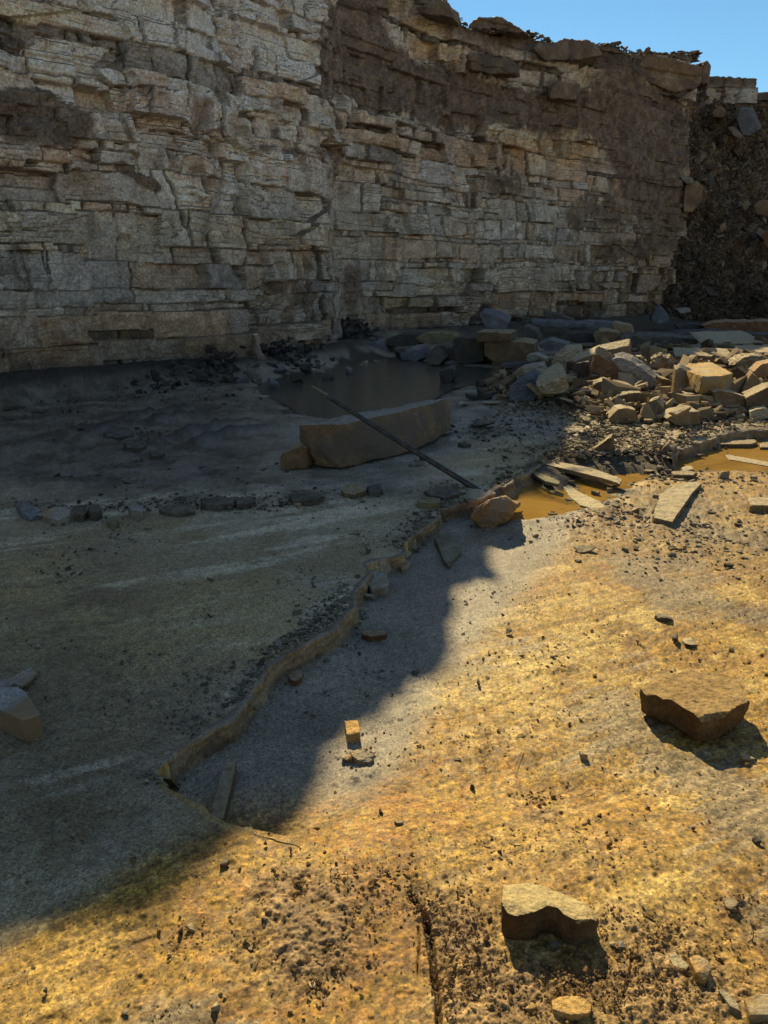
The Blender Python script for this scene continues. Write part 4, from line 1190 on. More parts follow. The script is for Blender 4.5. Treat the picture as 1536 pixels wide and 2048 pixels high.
rock_top('stone_chip', 'rust', [(722,1262),(745,1258),(774,1262),(772,1268),(740,1272),(724,1268)], .022, base=(748,1276), label='flat red brown chip below the middle of the ledge', cat='stone chip')
rock_top('stone', 'rust', [(577,1350),(590,1340),(606,1342),(606,1352),(592,1362),(580,1360)], .03, base=(594,1368), label='reddish stone at the foot of the ledge', cat='stone')
stone('stone', 'grey', 507, 1428, 18, 26, seed=5, label='narrow stone wedged upright under the ledge')
stone('stone', 'grey', 445, 1478, 22, 12, seed=6, label='grey chip at the foot of the ledge near its lower end')
stone('stone', 'dark', 466, 1466, 26, 12, seed=7, label='dark chip at the foot of the ledge near its lower end')
# ---------------- row of muddy stones on the shaded floor
rock_top('stone', 'slate', [(32,1010),(48,996),(66,1010),(80,1030),(60,1034),(40,1024)], [.03,.10,.08,.03,.03,.04], base=(58,1038), label='dark pointed stone, first of the row on the shaded floor', cat='stone')
rock_top('stone_slab', 'grey', [(82,1020),(110,1013),(136,1012),(142,1026),(116,1040),(84,1032)], [.04,.07,.07,.06,.05,.04], base=(112,1046), label='pale grey slab in the row of muddy stones on the shaded floor', cat='stone slab')
rock_top('stone', 'mud', [(146,1012),(170,1008),(176,1020),(166,1028),(148,1026)], .06, base=(160,1030), rough=.034, label='muddy stone right of the pale slab in the row', cat='stone')
rock_top('stone', 'mud', [(176,1008),(200,1007),(204,1018),(196,1024),(178,1022)], .07, base=(190,1030), rough=.034, label='block shaped muddy stone between two others in the row', cat='stone')
rock_top('stone', 'grey', [(255,1010),(282,1008),(288,1014),(286,1022),(262,1020)], .06, base=(272,1030), label='pale topped stone standing alone in the row on the shaded floor', cat='stone')
rock_top('stone', 'moss', [(212,1035),(232,1032),(238,1038),(232,1046),(214,1044)], .04, base=(225,1050), label='small olive stone in front of the row of muddy stones', cat='stone')
rock_top('stone', 'mud', [(315,1014),(350,1006),(385,1010),(392,1022),(360,1028),(326,1024)], [.05,.06,.05,.03,.03,.03], base=(352,1034), rough=.034, label='crumbling mud coated stone in the middle of the row', cat='stone')
rock_top('stone', 'mud', [(400,1000),(440,990),(470,994),(468,1004),(430,1010),(404,1008)], .05, base=(435,1014), rough=.034, label='dark flat muddy stone toward the right of the row', cat='stone')
rock_top('stone', 'mud', [(470,996),(505,990),(512,1000),(490,1008),(472,1006)], .04, base=(490,1012), rough=.034, label='smaller dark muddy stone at the right end of the row', cat='stone')
rock_top('stone', 'mud', [(576,990),(600,978),(640,982),(650,992),(620,1000),(584,998)], .05, base=(612,1004), rough=.04, label='heap of mud clods in front of the wedge of rock', cat='clod')
stone('stone', 'grey', 595, 1014, 22, 10, seed=9, label='small pale chip in front of the heap of mud clods')
rock_top('stone', 'brown', [(682,978),(700,966),(728,968),(732,980),(710,988),(688,986)], [.04,.06,.07,.05,.04,.04], base=(706,993), label='brown stone left of its darker twin in front of the long block', cat='stone')
rock_top('stone', 'mud', [(733,970),(760,968),(765,978),(758,984),(735,982)], .05, base=(748,990), rough=.034, label='dark square stone in front of the long block', cat='stone')
rock_top('stone', 'moss', [(833,996),(850,992),(880,996),(881,1004),(856,1006),(836,1004)], .05, base=(856,1013), label='olive brown block lying left of the orange boulder', cat='stone')
rock_plate('stone_slab', 'mud', [(845,980),(880,972),(916,978),(922,986),(890,994),(860,990)], .035, .03, label='flat muddy slab behind the olive brown block', cat='stone slab', rough=.03)
rock_top('stone', 'mud', [(205,862),(230,850),(262,856),(268,868),(240,874),(212,872)], [.05,.08,.07,.04,.04,.04], base=(236,878), rough=.034, label='muddy lump half sunk in the dark mud at the left', cat='stone')
rock_top('stone', 'mud', [(248,884),(280,876),(300,886),(280,896),(252,894)], .05, base=(274,900), rough=.034, label='second muddy lump in the dark mud, in front of the first', cat='stone')
rock_top('stone', 'mud', [(298,902),(316,898),(330,904),(322,912),(302,912)], .05, base=(314,915), rough=.034, label='smallest muddy lump in the dark mud', cat='stone')
for k, (px, py, w, lb) in enumerate([(405,940,24,'flat clod of mud left of the wedge of rock'), (470,940,20,'mud clod between the flat clod and the wedge of rock'), (1095,1048,0,''), (965,858,60,'muddy stone lying right of the long block'), (830,870+8,30,'stone under the right end of the long block'), (928,897,34,'low muddy stone between the long block and the puddle')]):
    if w: stone('clod' if 'clod' in lb else 'stone', 'mud', px, py, w, w * .4, seed=40 + k, label=lb)
# ---------------- planks and slabs at the puddle
rock_plate('stone_strip', 'tan', [(1090,928),(1098,920),(1180,934),(1246,956),(1240,966),(1206,956),(1150,942)], .03, .04, base=(1180,950), label='long narrow strip of stone across the left end of the ochre puddle', cat='stone strip', rough=.006, vox=.006)
rock_plate('stone_strip', 'moss', [(1112,948),(1150,950),(1200,962),(1256,978),(1250,984),(1190,972),(1140,960)], .0, .02, base=(1180,966), label='dark thin strip just in front of the long one in the puddle', cat='stone strip', rough=.006, vox=.006)
rock_plate('stone_strip', 'moss', [(1064,946),(1072,942),(1120,962),(1118,968),(1090,962)], .02, .03, base=(1090,962), label='short curved strip at the far left of the puddle', cat='stone strip', rough=.006)
rock_plate('stone_slab', 'pale', [(1121,966),(1132,966),(1160,982),(1196,1000),(1214,1013),(1206,1020),(1160,1010),(1138,992)], .035, .04, base=(1170,1012), label='pale crescent shaped slab lying in the gravel by the puddle', cat='stone slab', rough=.012)
rock_plate('stone_slab', 'tan', [(1322,985),(1345,968),(1400,962),(1404,966),(1385,985),(1368,1010),(1352,1032),(1346,1043),(1308,1034),(1305,1030)], .05, .05, base=(1345,1050), label='large wedge shaped slab pointing away, in the sun right of the puddle', cat='stone slab', rough=.008, vox=.007)
rock_top('stone_block', 'tan', [(1496,1000),(1500,994),(1560,994),(1570,1010),(1500,1010)], .06, base=(1520,1026), label='thick slab cut off by the right edge of the picture', cat='stone slab')
rock_plate('stone_strip', 'tan', [(1450,910),(1456,908),(1560,928),(1560,936),(1456,918)], .03, .035, base=(1500,924), label='straight strip of stone lying in the puddle near the right edge', cat='stone strip', rough=.006, vox=.008)
rock_plate('stone_strip', 'brown', [(1404,882),(1420,879),(1510,879),(1516,884),(1500,888),(1410,888)], .02, .04, base=(1460,889), label='dark strip lying in the far part of the puddle', cat='stone strip', rough=.006, vox=.008)
rock_top('stone_block', 'brown', [(1518,886),(1540,882),(1560,886),(1560,894),(1520,894)], .05, base=(1536,900), label='brown lump in the far corner of the puddle at the right edge', cat='stone')
rock_face('stone_wedge', 'brown', [(1158,908),(1185,900),(1206,884),(1222,873),(1224,880),(1222,918),(1180,918),(1162,914)], (1195,918), (.08,.20,0), label='brown upright wedge of stone standing at the back of the puddle', cat='rock')
rock_face('stone_wedge', 'brown', [(1315,918),(1322,900),(1334,888),(1348,900),(1350,922),(1330,924)], (1335,924), (.1,.2,0), label='pointed brown stone right of the upright wedge, at the back of the puddle', cat='rock')
rock_top('stone_slab', 'brown', [(1342,942),(1372,940),(1394,944),(1386,950),(1346,949)], .05, base=(1368,957), label='flat brown block in the gravel between two puddle arms', cat='stone slab')
rock_top('stone_slab', 'pale', [(1362,935),(1372,930),(1386,932),(1388,938),(1368,941)], .05, base=(1374,942), label='small white stone lying behind the flat brown block', cat='stone')
stone('stone', 'grey', 1450, 960, 26, 24, seed=12, label='rounded grey stone in the gravel at the near side of the puddle', aspect=.9)
stone('stone', 'tan', 1270, 1030, 24, 20, seed=13, label='small pointed stone left of the wedge shaped slab')
stone('stone', 'brown', 1192, 996, 22, 16, seed=14, label='brown stone behind the crescent shaped slab')
stone('stone', 'grey', 1219, 990, 14, 18, seed=15, label='narrow upright chip behind the crescent shaped slab')
stone('stone', 'brown', 1106, 1032, 22, 8, seed=16, label='flat dark stone in the near edge of the puddle')
stone('stone', 'mud', 1158, 1050, 14, 14, seed=17, label='dark pebble below the crescent shaped slab')
stone('stone', 'brown', 1300, 950, 26, 10, seed=18, label='brown stone in the gravel left of the flat brown block')
stone('stone', 'brown', 1358, 964, 30, 10, seed=19, label='low stone between the flat brown block and the wedge shaped slab')
rock_plate('stone_flake', 'brown', [(1146,1092),(1170,1088),(1194,1092),(1180,1102),(1158,1106)], [.035,.04,.045,.02,.012], .012, base=(1170,1106), label='curled brown flake propped up on the sunlit floor', cat='stone flake')
for px, py, w, h, sd, mt, lb in [
    (1157,1126,20,8,21,'mud','small dark chip below the curled flake'), (1333,1243,46,13,22,'brown','flat dark bar shaped chip on the sunlit floor'),
    (1352,1282,24,12,23,'mud','dark lump at the left end of the broken twig shaped stone'), (1380,1290,44,8,24,'pale','long pale splinter next to the dark lump'),
    (1168,1522,22,26,25,'pale','small pale yellow stone on the dark stain of the sunlit floor'), (945,1583,14,20,26,'mud','dark upright pebble left of the twig'),
    (1466,1822,46,20,27,'brown','crusty brown clod near the right edge of the foreground'), (265,1725,16,14,28,'brown','upright pebble with a black shadow at the lower left'),
    (448,1735,26,16,29,'rust','reddish pebble on the yellow floor at the lower left'), (700,1650,22,6,30,'pale','white flake on the yellow floor in front of the hollow'),
    (762,1632,14,16,31,'mud','dark pebble right of the white flake'), (798,1652,26,10,32,'brown','brown flake right of the dark pebble'),
    (360,1870,16,22,33,'brown','upright chip beside a white one at the lower left'), (382,1862,22,10,34,'pale','white chip beside the upright one at the lower left'),
    (694,1882,24,26,35,'ochre','tooth shaped stone right of the dark heap of clods'), (530,1852,26,22,36,'brown','brown lump at the left rim of the dark heap of clods'),
    (90,1985,12,10,37,'mud','lone dark pebble in the bottom left corner'), (432,2024,24,24,38,'pale','pale stone near the bottom edge, left of the clods'),
    (624,1980,26,16,39,'pale','pale lump among the clods near the bottom'), (950,2000,18,14,40,'pale','small whitish stone right of the long crack'),
    (1224,1893,14,8,41,'pale','pale chip nearest the block with the black shadow'), (1243,1897,22,10,42,'grey','grey chip right of the pale chip by the block'),
    (1500,1528,40,14,43,'ochre','low stone in the shadow of the large notched slab'), (1112,1905,28,22,44,'mud','dark stone in the black shadow of the yellow brown block'),
    (878,1795,20,16,45,'brown','brown pebble above the long crack'), (1515,1690,22,16,46,'mud','dark clod at the right edge of the sunlit floor'),
    (915,1525,18,10,47,'mud','dark pebble on the sunlit floor left of the pale yellow stone'), (1018,1268,18,12,48,'mud','dark pebble on the bright patch beside the shadow edge'),
    (960,1372,20,12,49,'mud','dark pebble right of the shadow edge, above the dark stain'), (250,2030,20,12,50,'ochre','yellow lump at the bottom edge, left'),
    (640,1790,22,12,51,'brown','brown lump above the dark heap of clods'), (500,1905,20,14,52,'brown','lump left of the dark heap of clods'),
    (560,1790,26,18,53,'brown','pair lump at the top of the dark heap of clods'), (1060,2030,30,24,54,'ochre','ochre stone at the bottom edge below the black shadow'),
    (980,1845,18,12,55,'mud','clod right of the crack, left of the yellow brown block')]:
    stone('clod' if 'clod' in lb else ('stone_chip' if 'chip' in lb else 'pebble' if 'pebble' in lb else 'stone'), mt, px, py, w, h, seed=sd, label=lb, rot=sd)
rock_top('stone', 'ochre', [(1103,2000),(1118,1988),(1160,1992),(1186,2006),(1180,2026),(1140,2030),(1106,2022)], .022, base=(1145,2040), rough=.02, label='rounded yellow block at the bottom edge below the black shadow', cat='stone block')
rock_top('stone_wedge', 'ochre', [(1377,1914),(1396,1908),(1420,1922),(1424,1940),(1410,1962),(1392,1946)], [.03,.03,.035,.03,.02,.03], base=(1406,1968), rough=.015, label='wedge shaped yellow stone near the bottom right corner', cat='stone')
rock_plate('stone_flake', 'pale', [(1336,1908),(1352,1906),(1380,1930),(1372,1940),(1344,1930)], .012, .01, label='pale flake left of the wedge shaped yellow stone', cat='stone flake')
rock_plate('stone_flake', 'pale', [(1436,1980),(1446,1976),(1478,2008),(1480,2022),(1460,2012)], .014, .012, label='pale splinter of stone in the bottom right corner', cat='stone flake')
rock_top('stone', 'ochre', [(1488,1996),(1520,1984),(1560,1990),(1560,2030),(1500,2030)], .022, base=(1520,2048), rough=.02, label='yellow block cut off by the bottom right corner', cat='stone block')

def twig(name, pts, r, label):
    cu = bpy.data.curves.new(name, 'CURVE'); cu.dimensions = '3D'; cu.bevel_depth = r; cu.bevel_resolution = 2; cu.resolution_u = 6
    sp = cu.splines.new('BEZIER'); sp.bezier_points.add(len(pts) - 1)
    for b, (px, py, h) in zip(sp.bezier_points, pts):
        g = gpt(px, py)[2]; b.co = P3(px, py, g + h); b.handle_left_type = b.handle_right_type = 'AUTO'; b.radius = 1 - .5 * (pts.index((px, py, h)) / len(pts))
    o = bpy.data.objects.new(name, cu); COL.objects.link(o)
    me = bpy.data.meshes.new_from_object(o.evaluated_get(bpy.context.evaluated_depsgraph_get())); bpy.data.objects.remove(o)
    me.materials.clear(); me.materials.append(MT['brown']); o = bpy.data.objects.new(name, me); COL.objects.link(o)
    tag(o, label, 'twig')
twig('twig', [(1046,1498,.012),(1034,1520,.02),(1030,1540,.016),(1034,1556,.008),(1040,1565,.003)], .0013, 'thin curved twig standing on the sunlit floor below the dark stain')
twig('twig', [(1160,1592,.006),(1175,1582,.014),(1192,1576,.008)], .0012, 'short straight twig right of the curved one')
twig('twig', [(1010,1682,.004),(1030,1690,.010),(1054,1688,.006)], .0013, 'short twig lying above the yellow brown block')
twig('twig', [(1494,1822,.01),(1498,1850,.014),(1492,1874,.004)], .0012, 'thin straw near the crusty clod at the right edge')

# ---------------- the rubble pile in the sun
RP = 'rocks of the sunlit rubble pile'
def F(name, mat, face, base, ext, label, cat='rock', **kw):
    return rock_face(name, mat, face, base, ext, label=label, cat=cat, group=None, **kw)
F('boulder', 'slate', [(1013,790),(1020,772),(1039,758),(1052,752),(1070,762),(1082,795),(1060,803),(1040,806),(1024,803)], (1040,806), (.2,.45,.05), 'blue grey boulder at the left foot of the rubble pile', tilt=.5, rough=.02)
F('boulder', 'grey', [(1024,748),(1045,736),(1084,731),(1094,752),(1084,775),(1068,762),(1050,752)], 11.2, (.2,.7,.0), 'light grey boulder behind the blue grey one on the pile', tilt=.6, rough=.02)
hullD('boulder', 'tan', [(1086,768,10.2),(1112,762,10.2),(1134,748,10.3),(1088,738,10.9),(1108,724,11.3),(1122,722,11.3),(1140,778,10.2),(1124,789,10.1),(1086,790,10.1),(1072,776,10.2),(1068,760,10.4)], 'boulder with a bright sunlit top at the left of the pile', rough=.018)
F('stone_block', 'tan', [(1106,724),(1128,704),(1132,700),(1166,698),(1166,714),(1142,730),(1128,730)], 12.6, (.1,.5,.05), 'square topped block behind the sunlit boulder', tilt=1.0)
F('stone_beam', 'tan', [(1140,726),(1160,718),(1192,706),(1230,697),(1258,691),(1260,714),(1215,718),(1176,726),(1150,738)], 11.8, (.12,.32,.10), 'long sunlit beam of stone sloping up across the pile', tilt=.2, slope=.35, rough=.010)
F('stone_block', 'dark', [(1140,737),(1152,726),(1176,724),(1179,750),(1172,766),(1160,752)], 11.3, (.1,.3,.0), 'dark chunk under the left end of the sunlit beam')
F('stone_slab', 'rust', [(1178,744),(1188,709),(1200,711),(1230,730),(1259,750),(1256,762),(1226,759),(1200,752)], 10.9, (.06,.14,.12), 'red brown slab leaning at the top of the pile', tilt=.5, slope=-.2, rough=.012)
F('stone_slab', 'brown2', [(1216,718),(1240,715),(1262,722),(1300,750),(1333,776),(1331,792),(1304,794),(1262,760),(1240,742)], 10.7, (.10,.22,.08), 'long dark slab sliding down the middle of the pile', tilt=.8, slope=-.1, rough=.010)
F('boulder', 'brown', [(1182,782),(1186,768),(1208,760),(1222,764),(1228,785),(1222,800),(1190,802)], 10.4, (.1,.4,.0), 'brown boulder under the red brown slab', tilt=.2)
F('boulder', 'brown', [(1150,795),(1156,783),(1168,778),(1182,782),(1186,797),(1172,804),(1156,802)], (1168,806), (.1,.3,.0), 'round brown boulder at the foot of the pile, left of the front blocks', tilt=.2)
F('stone', 'pale', [(1150,803),(1160,793),(1178,800),(1178,812),(1160,815),(1150,812)], (1164,818), (.05,.12,.02), 'bright sunlit stone in front of the round brown boulder', tilt=.6, cat='stone')
rock_plate('stone_strip', 'pale', [(1118,795),(1124,793),(1150,801),(1146,804)], .10, .02, base=(1135,806), label='thin sunlit strip of stone left of the bright stone', cat='stone strip')
F('stone_block', 'brown', [(1222,801),(1236,790),(1268,785),(1284,786),(1297,802),(1294,818),(1228,822)], 9.7, (.06,.45,.0), 'brown block on top of the front block of the pile', tilt=.15)
F('stone_block', 'tan', [(1218,836),(1236,818),(1250,816),(1272,820),(1275,846),(1236,848),(1220,842)], (1250,848), (.04,.30,.0), 'squared yellow brown block at the front of the pile, left', tilt=.1)
F('stone_slab', 'tan', [(1296,803),(1314,797),(1326,812),(1330,836),(1318,842),(1304,822)], (1316,844), (.12,.25,.0), 'tilted slab between the two squared front blocks', tilt=.3)
F('stone_slab', 'grey', [(1352,742),(1358,735),(1376,742),(1400,756),(1414,770),(1421,785),(1390,787),(1356,784)], 10.0, (.05,.14,.06), 'upright grey slab with a rough dark face, tallest in the middle of the pile', tilt=.55, rough=.010)
F('stone_slab', 'tan', [(1346,822),(1348,770),(1352,740),(1358,738),(1357,784),(1366,806),(1360,822)], 9.75, (.02,.16,.05), 'narrow sunlit edge slab beside the upright grey slab', tilt=.3, rough=.010)
F('stone_block', 'brown2', [(1360,787),(1422,787),(1434,806),(1430,822),(1392,824),(1366,806)], 9.8, (.05,.45,.0), 'brown block carrying the upright grey slab')
F('stone_block', 'tan', [(1333,838),(1345,830),(1358,822),(1400,823),(1401,848),(1372,854),(1350,850)], (1372,854), (.03,.35,.0), 'squared yellow brown block at the front of the pile, right', tilt=.1, rough=.012)
rock_plate('stone_wedge', 'tan', [(1340,824),(1360,808),(1386,812),(1404,824),(1380,822),(1354,830)], [.24,.30,.30,.24,.22,.22], .09, base=(1370,850), label='wedge lying on the right squared front block', cat='stone')
F('stone_block', 'tan', [(1426,784),(1436,780),(1466,785),(1490,792),(1492,814),(1468,828),(1438,822),(1430,804)], (1462,830), (.06,.45,.0), 'large yellow block with a pitted corner at the right of the pile', tilt=.15, rough=.014)
F('stone_slab', 'brown', [(1492,796),(1520,782),(1536,774),(1575,768),(1575,822),(1500,828),(1492,815)], 9.3, (.1,.4,.0), 'big brown slab running out of the picture at the right of the pile', tilt=.1)
F('stone_wedge', 'tan', [(1481,784),(1492,764),(1504,745),(1516,756),(1528,770),(1521,786),(1494,792)], 10.0, (.1,.3,.0), 'triangular stone standing behind the big brown slab', tilt=.3)
rock_plate('stone_slab', 'ochre', [(1361,736),(1378,726),(1420,723),(1452,737),(1468,746),(1440,752),(1404,752)], .34, .22, base=(1410,785), label='broad flat slab with a sunlit rusty top behind the upright grey slab', cat='stone slab', rough=.012)
F('boulder', 'tan', [(1462,738),(1474,722),(1492,713),(1516,712),(1536,718),(1545,735),(1520,746),(1484,748)], 12.2, (.2,.7,.0), 'big cracked boulder at the right of the pile', tilt=.6, rough=.03)
F('stone_block', 'orange', [(1506,744),(1524,728),(1560,720),(1560,748),(1520,756)], 11.4, (.1,.4,.0), 'orange block below the big cracked boulder at the right edge', tilt=.2)
F('boulder', 'rust', [(1433,754),(1446,751),(1460,757),(1474,760),(1482,774),(1480,790),(1442,788),(1436,770)], 10.6, (.1,.3,.0), 'rust coloured rounded stone in the hollow of the pile', tilt=.1)
F('stone_slab', 'tan', [(1402,690),(1412,686),(1470,687),(1526,684),(1529,694),(1500,702),(1462,702),(1414,699)], 16.8, (.3,1.6,.16), 'large pale flat slab lying sunlit behind the pile', tilt=.1, rough=.008)
F('stone_slab', 'tan', [(1348,712),(1370,711),(1425,712),(1478,715),(1474,722),(1420,724),(1352,718)], 14.0, (.2,.7,.10), 'thin slab lying level behind the broad flat slab', tilt=.1, rough=.008)
F('stone_slab', 'tan', [(1480,706),(1536,704),(1580,705),(1580,711),(1500,712)], 14.8, (.2,.9,.08), 'thin slab reaching the right edge behind the cracked boulder', rough=.008)
F('boulder', 'tan', [(1296,735),(1302,718),(1320,711),(1338,716),(1352,730),(1350,752),(1320,752),(1300,745)], 12.6, (.3,.8,.0), 'low crumbling boulder lying behind the long dark slab', tilt=.8, rough=.04)
F('stone', 'pale', [(1261,722),(1263,714),(1280,712),(1288,722),(1286,732),(1272,732)], 12.4, (.1,.25,.0), 'small whitish stone on top of the pile, right of the beam', tilt=.6, cat='stone')
F('boulder', 'dark', [(1288,740),(1300,730),(1318,740),(1330,756),(1318,764),(1300,756)], 11.4, (.1,.4,.0), 'dark boulder in the hollow right of the long dark slab', tilt=.3)
F('stone_block', 'pale', [(1500,824),(1512,818),(1532,815),(1540,822),(1538,836),(1516,842),(1500,836)], (1518,843), (.08,.25,.0), 'pale block in the gravel at the right end of the pile', tilt=.5)
F('stone', 'brown', [(1458,854),(1470,850),(1488,848),(1492,856),(1478,866),(1460,864)], (1474,868), (.05,.12,.0), 'low brown stone beside the far arm of the puddle', tilt=.4, cat='stone')
F('stone_block', 'brown', [(1234,765),(1262,770),(1296,792),(1290,800),(1240,792),(1224,780)], 10.3, (.05,.4,.0), 'brown block under the long dark slab, above the front blocks', tilt=.5)
F('stone_block', 'brown', [(1322,756),(1340,760),(1350,780),(1346,800),(1330,796)], 10.4, (.05,.4,.0), 'narrow block between the long dark slab and the upright grey slab')
for k, (px, py, w, h, mt, lb) in enumerate([
    (945,800,34,16,'dark','dark flat stone at the far left of the pile'), (925,814,44,18,'grey','pale flat stone left of the pile'), (965,775,40,26,'dark','dark stone at the back left of the pile'),
    (975,800,36,18,'dark','black low stone beside the blue grey boulder'), (1000,790,44,30,'mud','muddy stone touching the blue grey boulder'), (1000,762,52,26,'moss','greenish block behind the muddy stone'),
    (985,812,50,10,'grey','thin pale flake in front of the dark stones'), (1130,806,34,18,'mud','muddy stone at the foot of the sunlit boulder'), (1100,808,36,16,'mud','low muddy stone right of the blue grey boulder'),
    (1190,818,30,18,'brown','brown stone in the gap left of the front blocks'), (1208,812,30,24,'brown','darker stone beside the left front block'), (1285,832,30,20,'brown','small stone between the squared front blocks'),
    (1300,850,26,14,'brown','flat stone at the foot of the tilted slab'), (1420,838,34,16,'mud','clod coated stone right of the right front block'), (1445,842,36,16,'mud','low stone in front of the pitted yellow block'),
    (1150,760,36,22,'dark','black stone under the dark chunk'), (1200,745,30,20,'rust','rusty stone below the sunlit beam'), (1480,842,40,16,'brown','flat stone in front of the big brown slab'),
    (1392,776,40,18,'brown','stone wedged behind the upright grey slab'), (1500,770,30,16,'brown','small stone beside the triangular stone')]):
    stone('stone', mt, px, py, w, h, seed=60 + k, label=lb, rot=k)

# ---------------- shaded slabs and blocks beyond
F('stone_block', 'brown', [(967,684),(1030,683),(1068,685),(1070,722),(1020,727),(990,726),(968,712)], 15.2, (.3,1.2,.0), 'big squared block in the shade behind the pile', rough=.008)
F('stone_slab', 'brown', [(950,664),(1000,664),(1022,665),(1021,682),(1000,684),(952,684)], 15.1, (.3,1.0,.0), 'thick plank of stone lying on the big squared block', rough=.008)
F('stone_block', 'dark', [(905,680),(912,674),(950,676),(966,682),(968,722),(930,730),(908,724)], 15.5, (.3,1.0,.0), 'black block left of the big squared block', rough=.01)
F('stone_slab', 'slate', [(958,628),(966,625),(1000,634),(1018,646),(1012,658),(972,662)], 18.0, (.2,.8,.1), 'tilted blue grey slate standing at the foot of the face', tilt=.5, rough=.01)
F('boulder', 'dark', [(877,745),(884,738),(898,733),(908,740),(908,758),(896,768),(880,764)], (892,769), (.1,.35,.0), 'lone dark round boulder standing in the shallow pool', rough=.03)
F('stone_slab', 'grey', [(1052,712),(1070,708),(1092,718),(1094,726),(1074,722),(1056,728)], 13.6, (.15,.5,.0), 'small pale edged slab right of the big squared block', tilt=.4)
F('stone_slab', 'dark', [(1000,730),(1040,728),(1080,718),(1086,724),(1060,736),(1010,738)], 13.4, (.1,.5,.0), 'dark curved slab at the foot of the big squared block', tilt=.8)
for k, (f, D, mt, lb) in enumerate([
    ([(830,675),(860,664),(905,668),(922,680),(880,688),(840,686)], 17.5, 'moss', 'broad flat slab at the back of the shallow pool'),
    ([(860,700),(880,690),(905,694),(910,720),(880,726),(862,718)], 16.2, 'mud', 'upright muddy stone left of the black block'),
    ([(850,712),(866,702),(886,722),(876,732),(856,728)], 15.4, 'mud', 'small pyramid shaped stone at the edge of the shallow pool'),
    ([(798,708),(820,696),(840,700),(850,716),(830,724),(804,720)], 16.4, 'slate', 'blue grey stone at the back edge of the shallow pool'),
    ([(770,680),(800,668),(840,668),(848,688),(810,694),(776,692)], 18.0, 'dark', 'dark block against the foot of the face'),
    ([(724,690),(750,684),(772,690),(776,704),(740,708)], 18.0, 'slate', 'slate coloured stone against the foot of the face'),
    ([(1020,668),(1050,652),(1074,660),(1082,680),(1040,684)], 17.6, 'mud', 'muddy boulder right of the thick plank'),
    ([(1075,690),(1100,680),(1140,690),(1130,704),(1090,702)], 16.4, 'slate', 'low dark slab in the shade behind the sunlit pile'),
    ([(1130,668),(1180,664),(1222,670),(1216,686),(1150,686)], 19.0, 'dark', 'wide black slab in the deep shade'),
    ([(1060,640),(1110,642),(1190,648),(1186,656),(1100,656),(1064,650)], 21.0, 'slate', 'long thin slate in the deep shade'),
    ([(1130,648),(1180,642),(1226,646),(1226,658),(1140,660)], 22.0, 'slate', 'second long slate behind the black slab'),
    ([(1224,650),(1232,645),(1266,652),(1270,666),(1250,668),(1226,662)], 19.5, 'grey', 'pale topped block lying on the slates'),
    ([(1186,672),(1200,660),(1240,664),(1240,690),(1192,688)], 18.6, 'brown', 'brown block below the pale topped block'),
    ([(1240,674),(1290,668),(1340,672),(1400,678),(1396,690),(1250,690)], 18.4, 'mud', 'very long dark slab in the shade behind the pile'),
    ([(1330,668),(1400,662),(1480,664),(1560,670),(1560,680),(1350,678)], 21.0, 'dark', 'black slab behind the very long dark one'),
    ([(1404,650),(1430,643),(1500,642),(1580,642),(1580,664),(1450,666),(1410,660)], 22.0, 'rust', 'rust red slab lying in the shade at the right edge'),
    ([(1352,652),(1380,646),(1404,650),(1404,662),(1360,662)], 22.5, 'dark', 'black block left of the rust red slab'),
    ([(1300,640),(1312,618),(1322,612),(1336,626),(1340,645),(1312,650)], 26.0, 'slate', 'pointed slate standing at the corner of the face'),
    ([(1354,620),(1380,616),(1384,624),(1360,628)], 27.0, 'grey', 'pale slab at the foot of the earth slope'),
    ([(1085,620),(1110,628),(1150,640),(1140,650),(1090,640)], 24.0, 'mud', 'muddy slab leaning at the foot of the face')]):
    F('stone_slab' if 'sla' in lb else 'stone_block', mt, f, D, (.2, .8, .02), lb, tilt=.4, rough=.015, cat='stone slab' if 'sla' in lb else 'rock')
for k, (px, py, w, h, mt, lb) in enumerate([
    (545,742,26,34,'slate','upright dark flake among the debris left of the pool'), (560,752,40,20,'slate','flat slate at the left end of the pool'), (512,756,34,14,'mud','muddy stone at the foot of the face, left of the pool'),
    (484,768,30,12,'slate','pale edged stone lying in the mud near the face'), (610,738,30,26,'dark','dark stone in the debris behind the pool'), (628,748,18,8,'grey','small pale stone at the back shore of the pool'),
    (590,726,34,30,'mud','broken stone in the debris behind the pool'), (655,722,30,22,'dark','dark stone under the overhanging block'), (700,712,26,22,'slate','grey stone under the corner of the face'),
    (752,727,18,8,'grey','pale flat stone in the back of the pool'), (728,733,26,6,'grey','pale flake lying in the pool'), (272,795,24,8,'mud','muddy flake at the foot of the left face'),
    (730,704,16,14,'grey','small light stone in the debris at the corner'), (800,716,26,16,'dark','dark stone at the back shore of the pool'), (20,822,56,18,'mud','low muddy rock at the left edge by the face')]):
    stone('stone', mt, px, py, w, h, seed=90 + k, label=lb, rot=k)

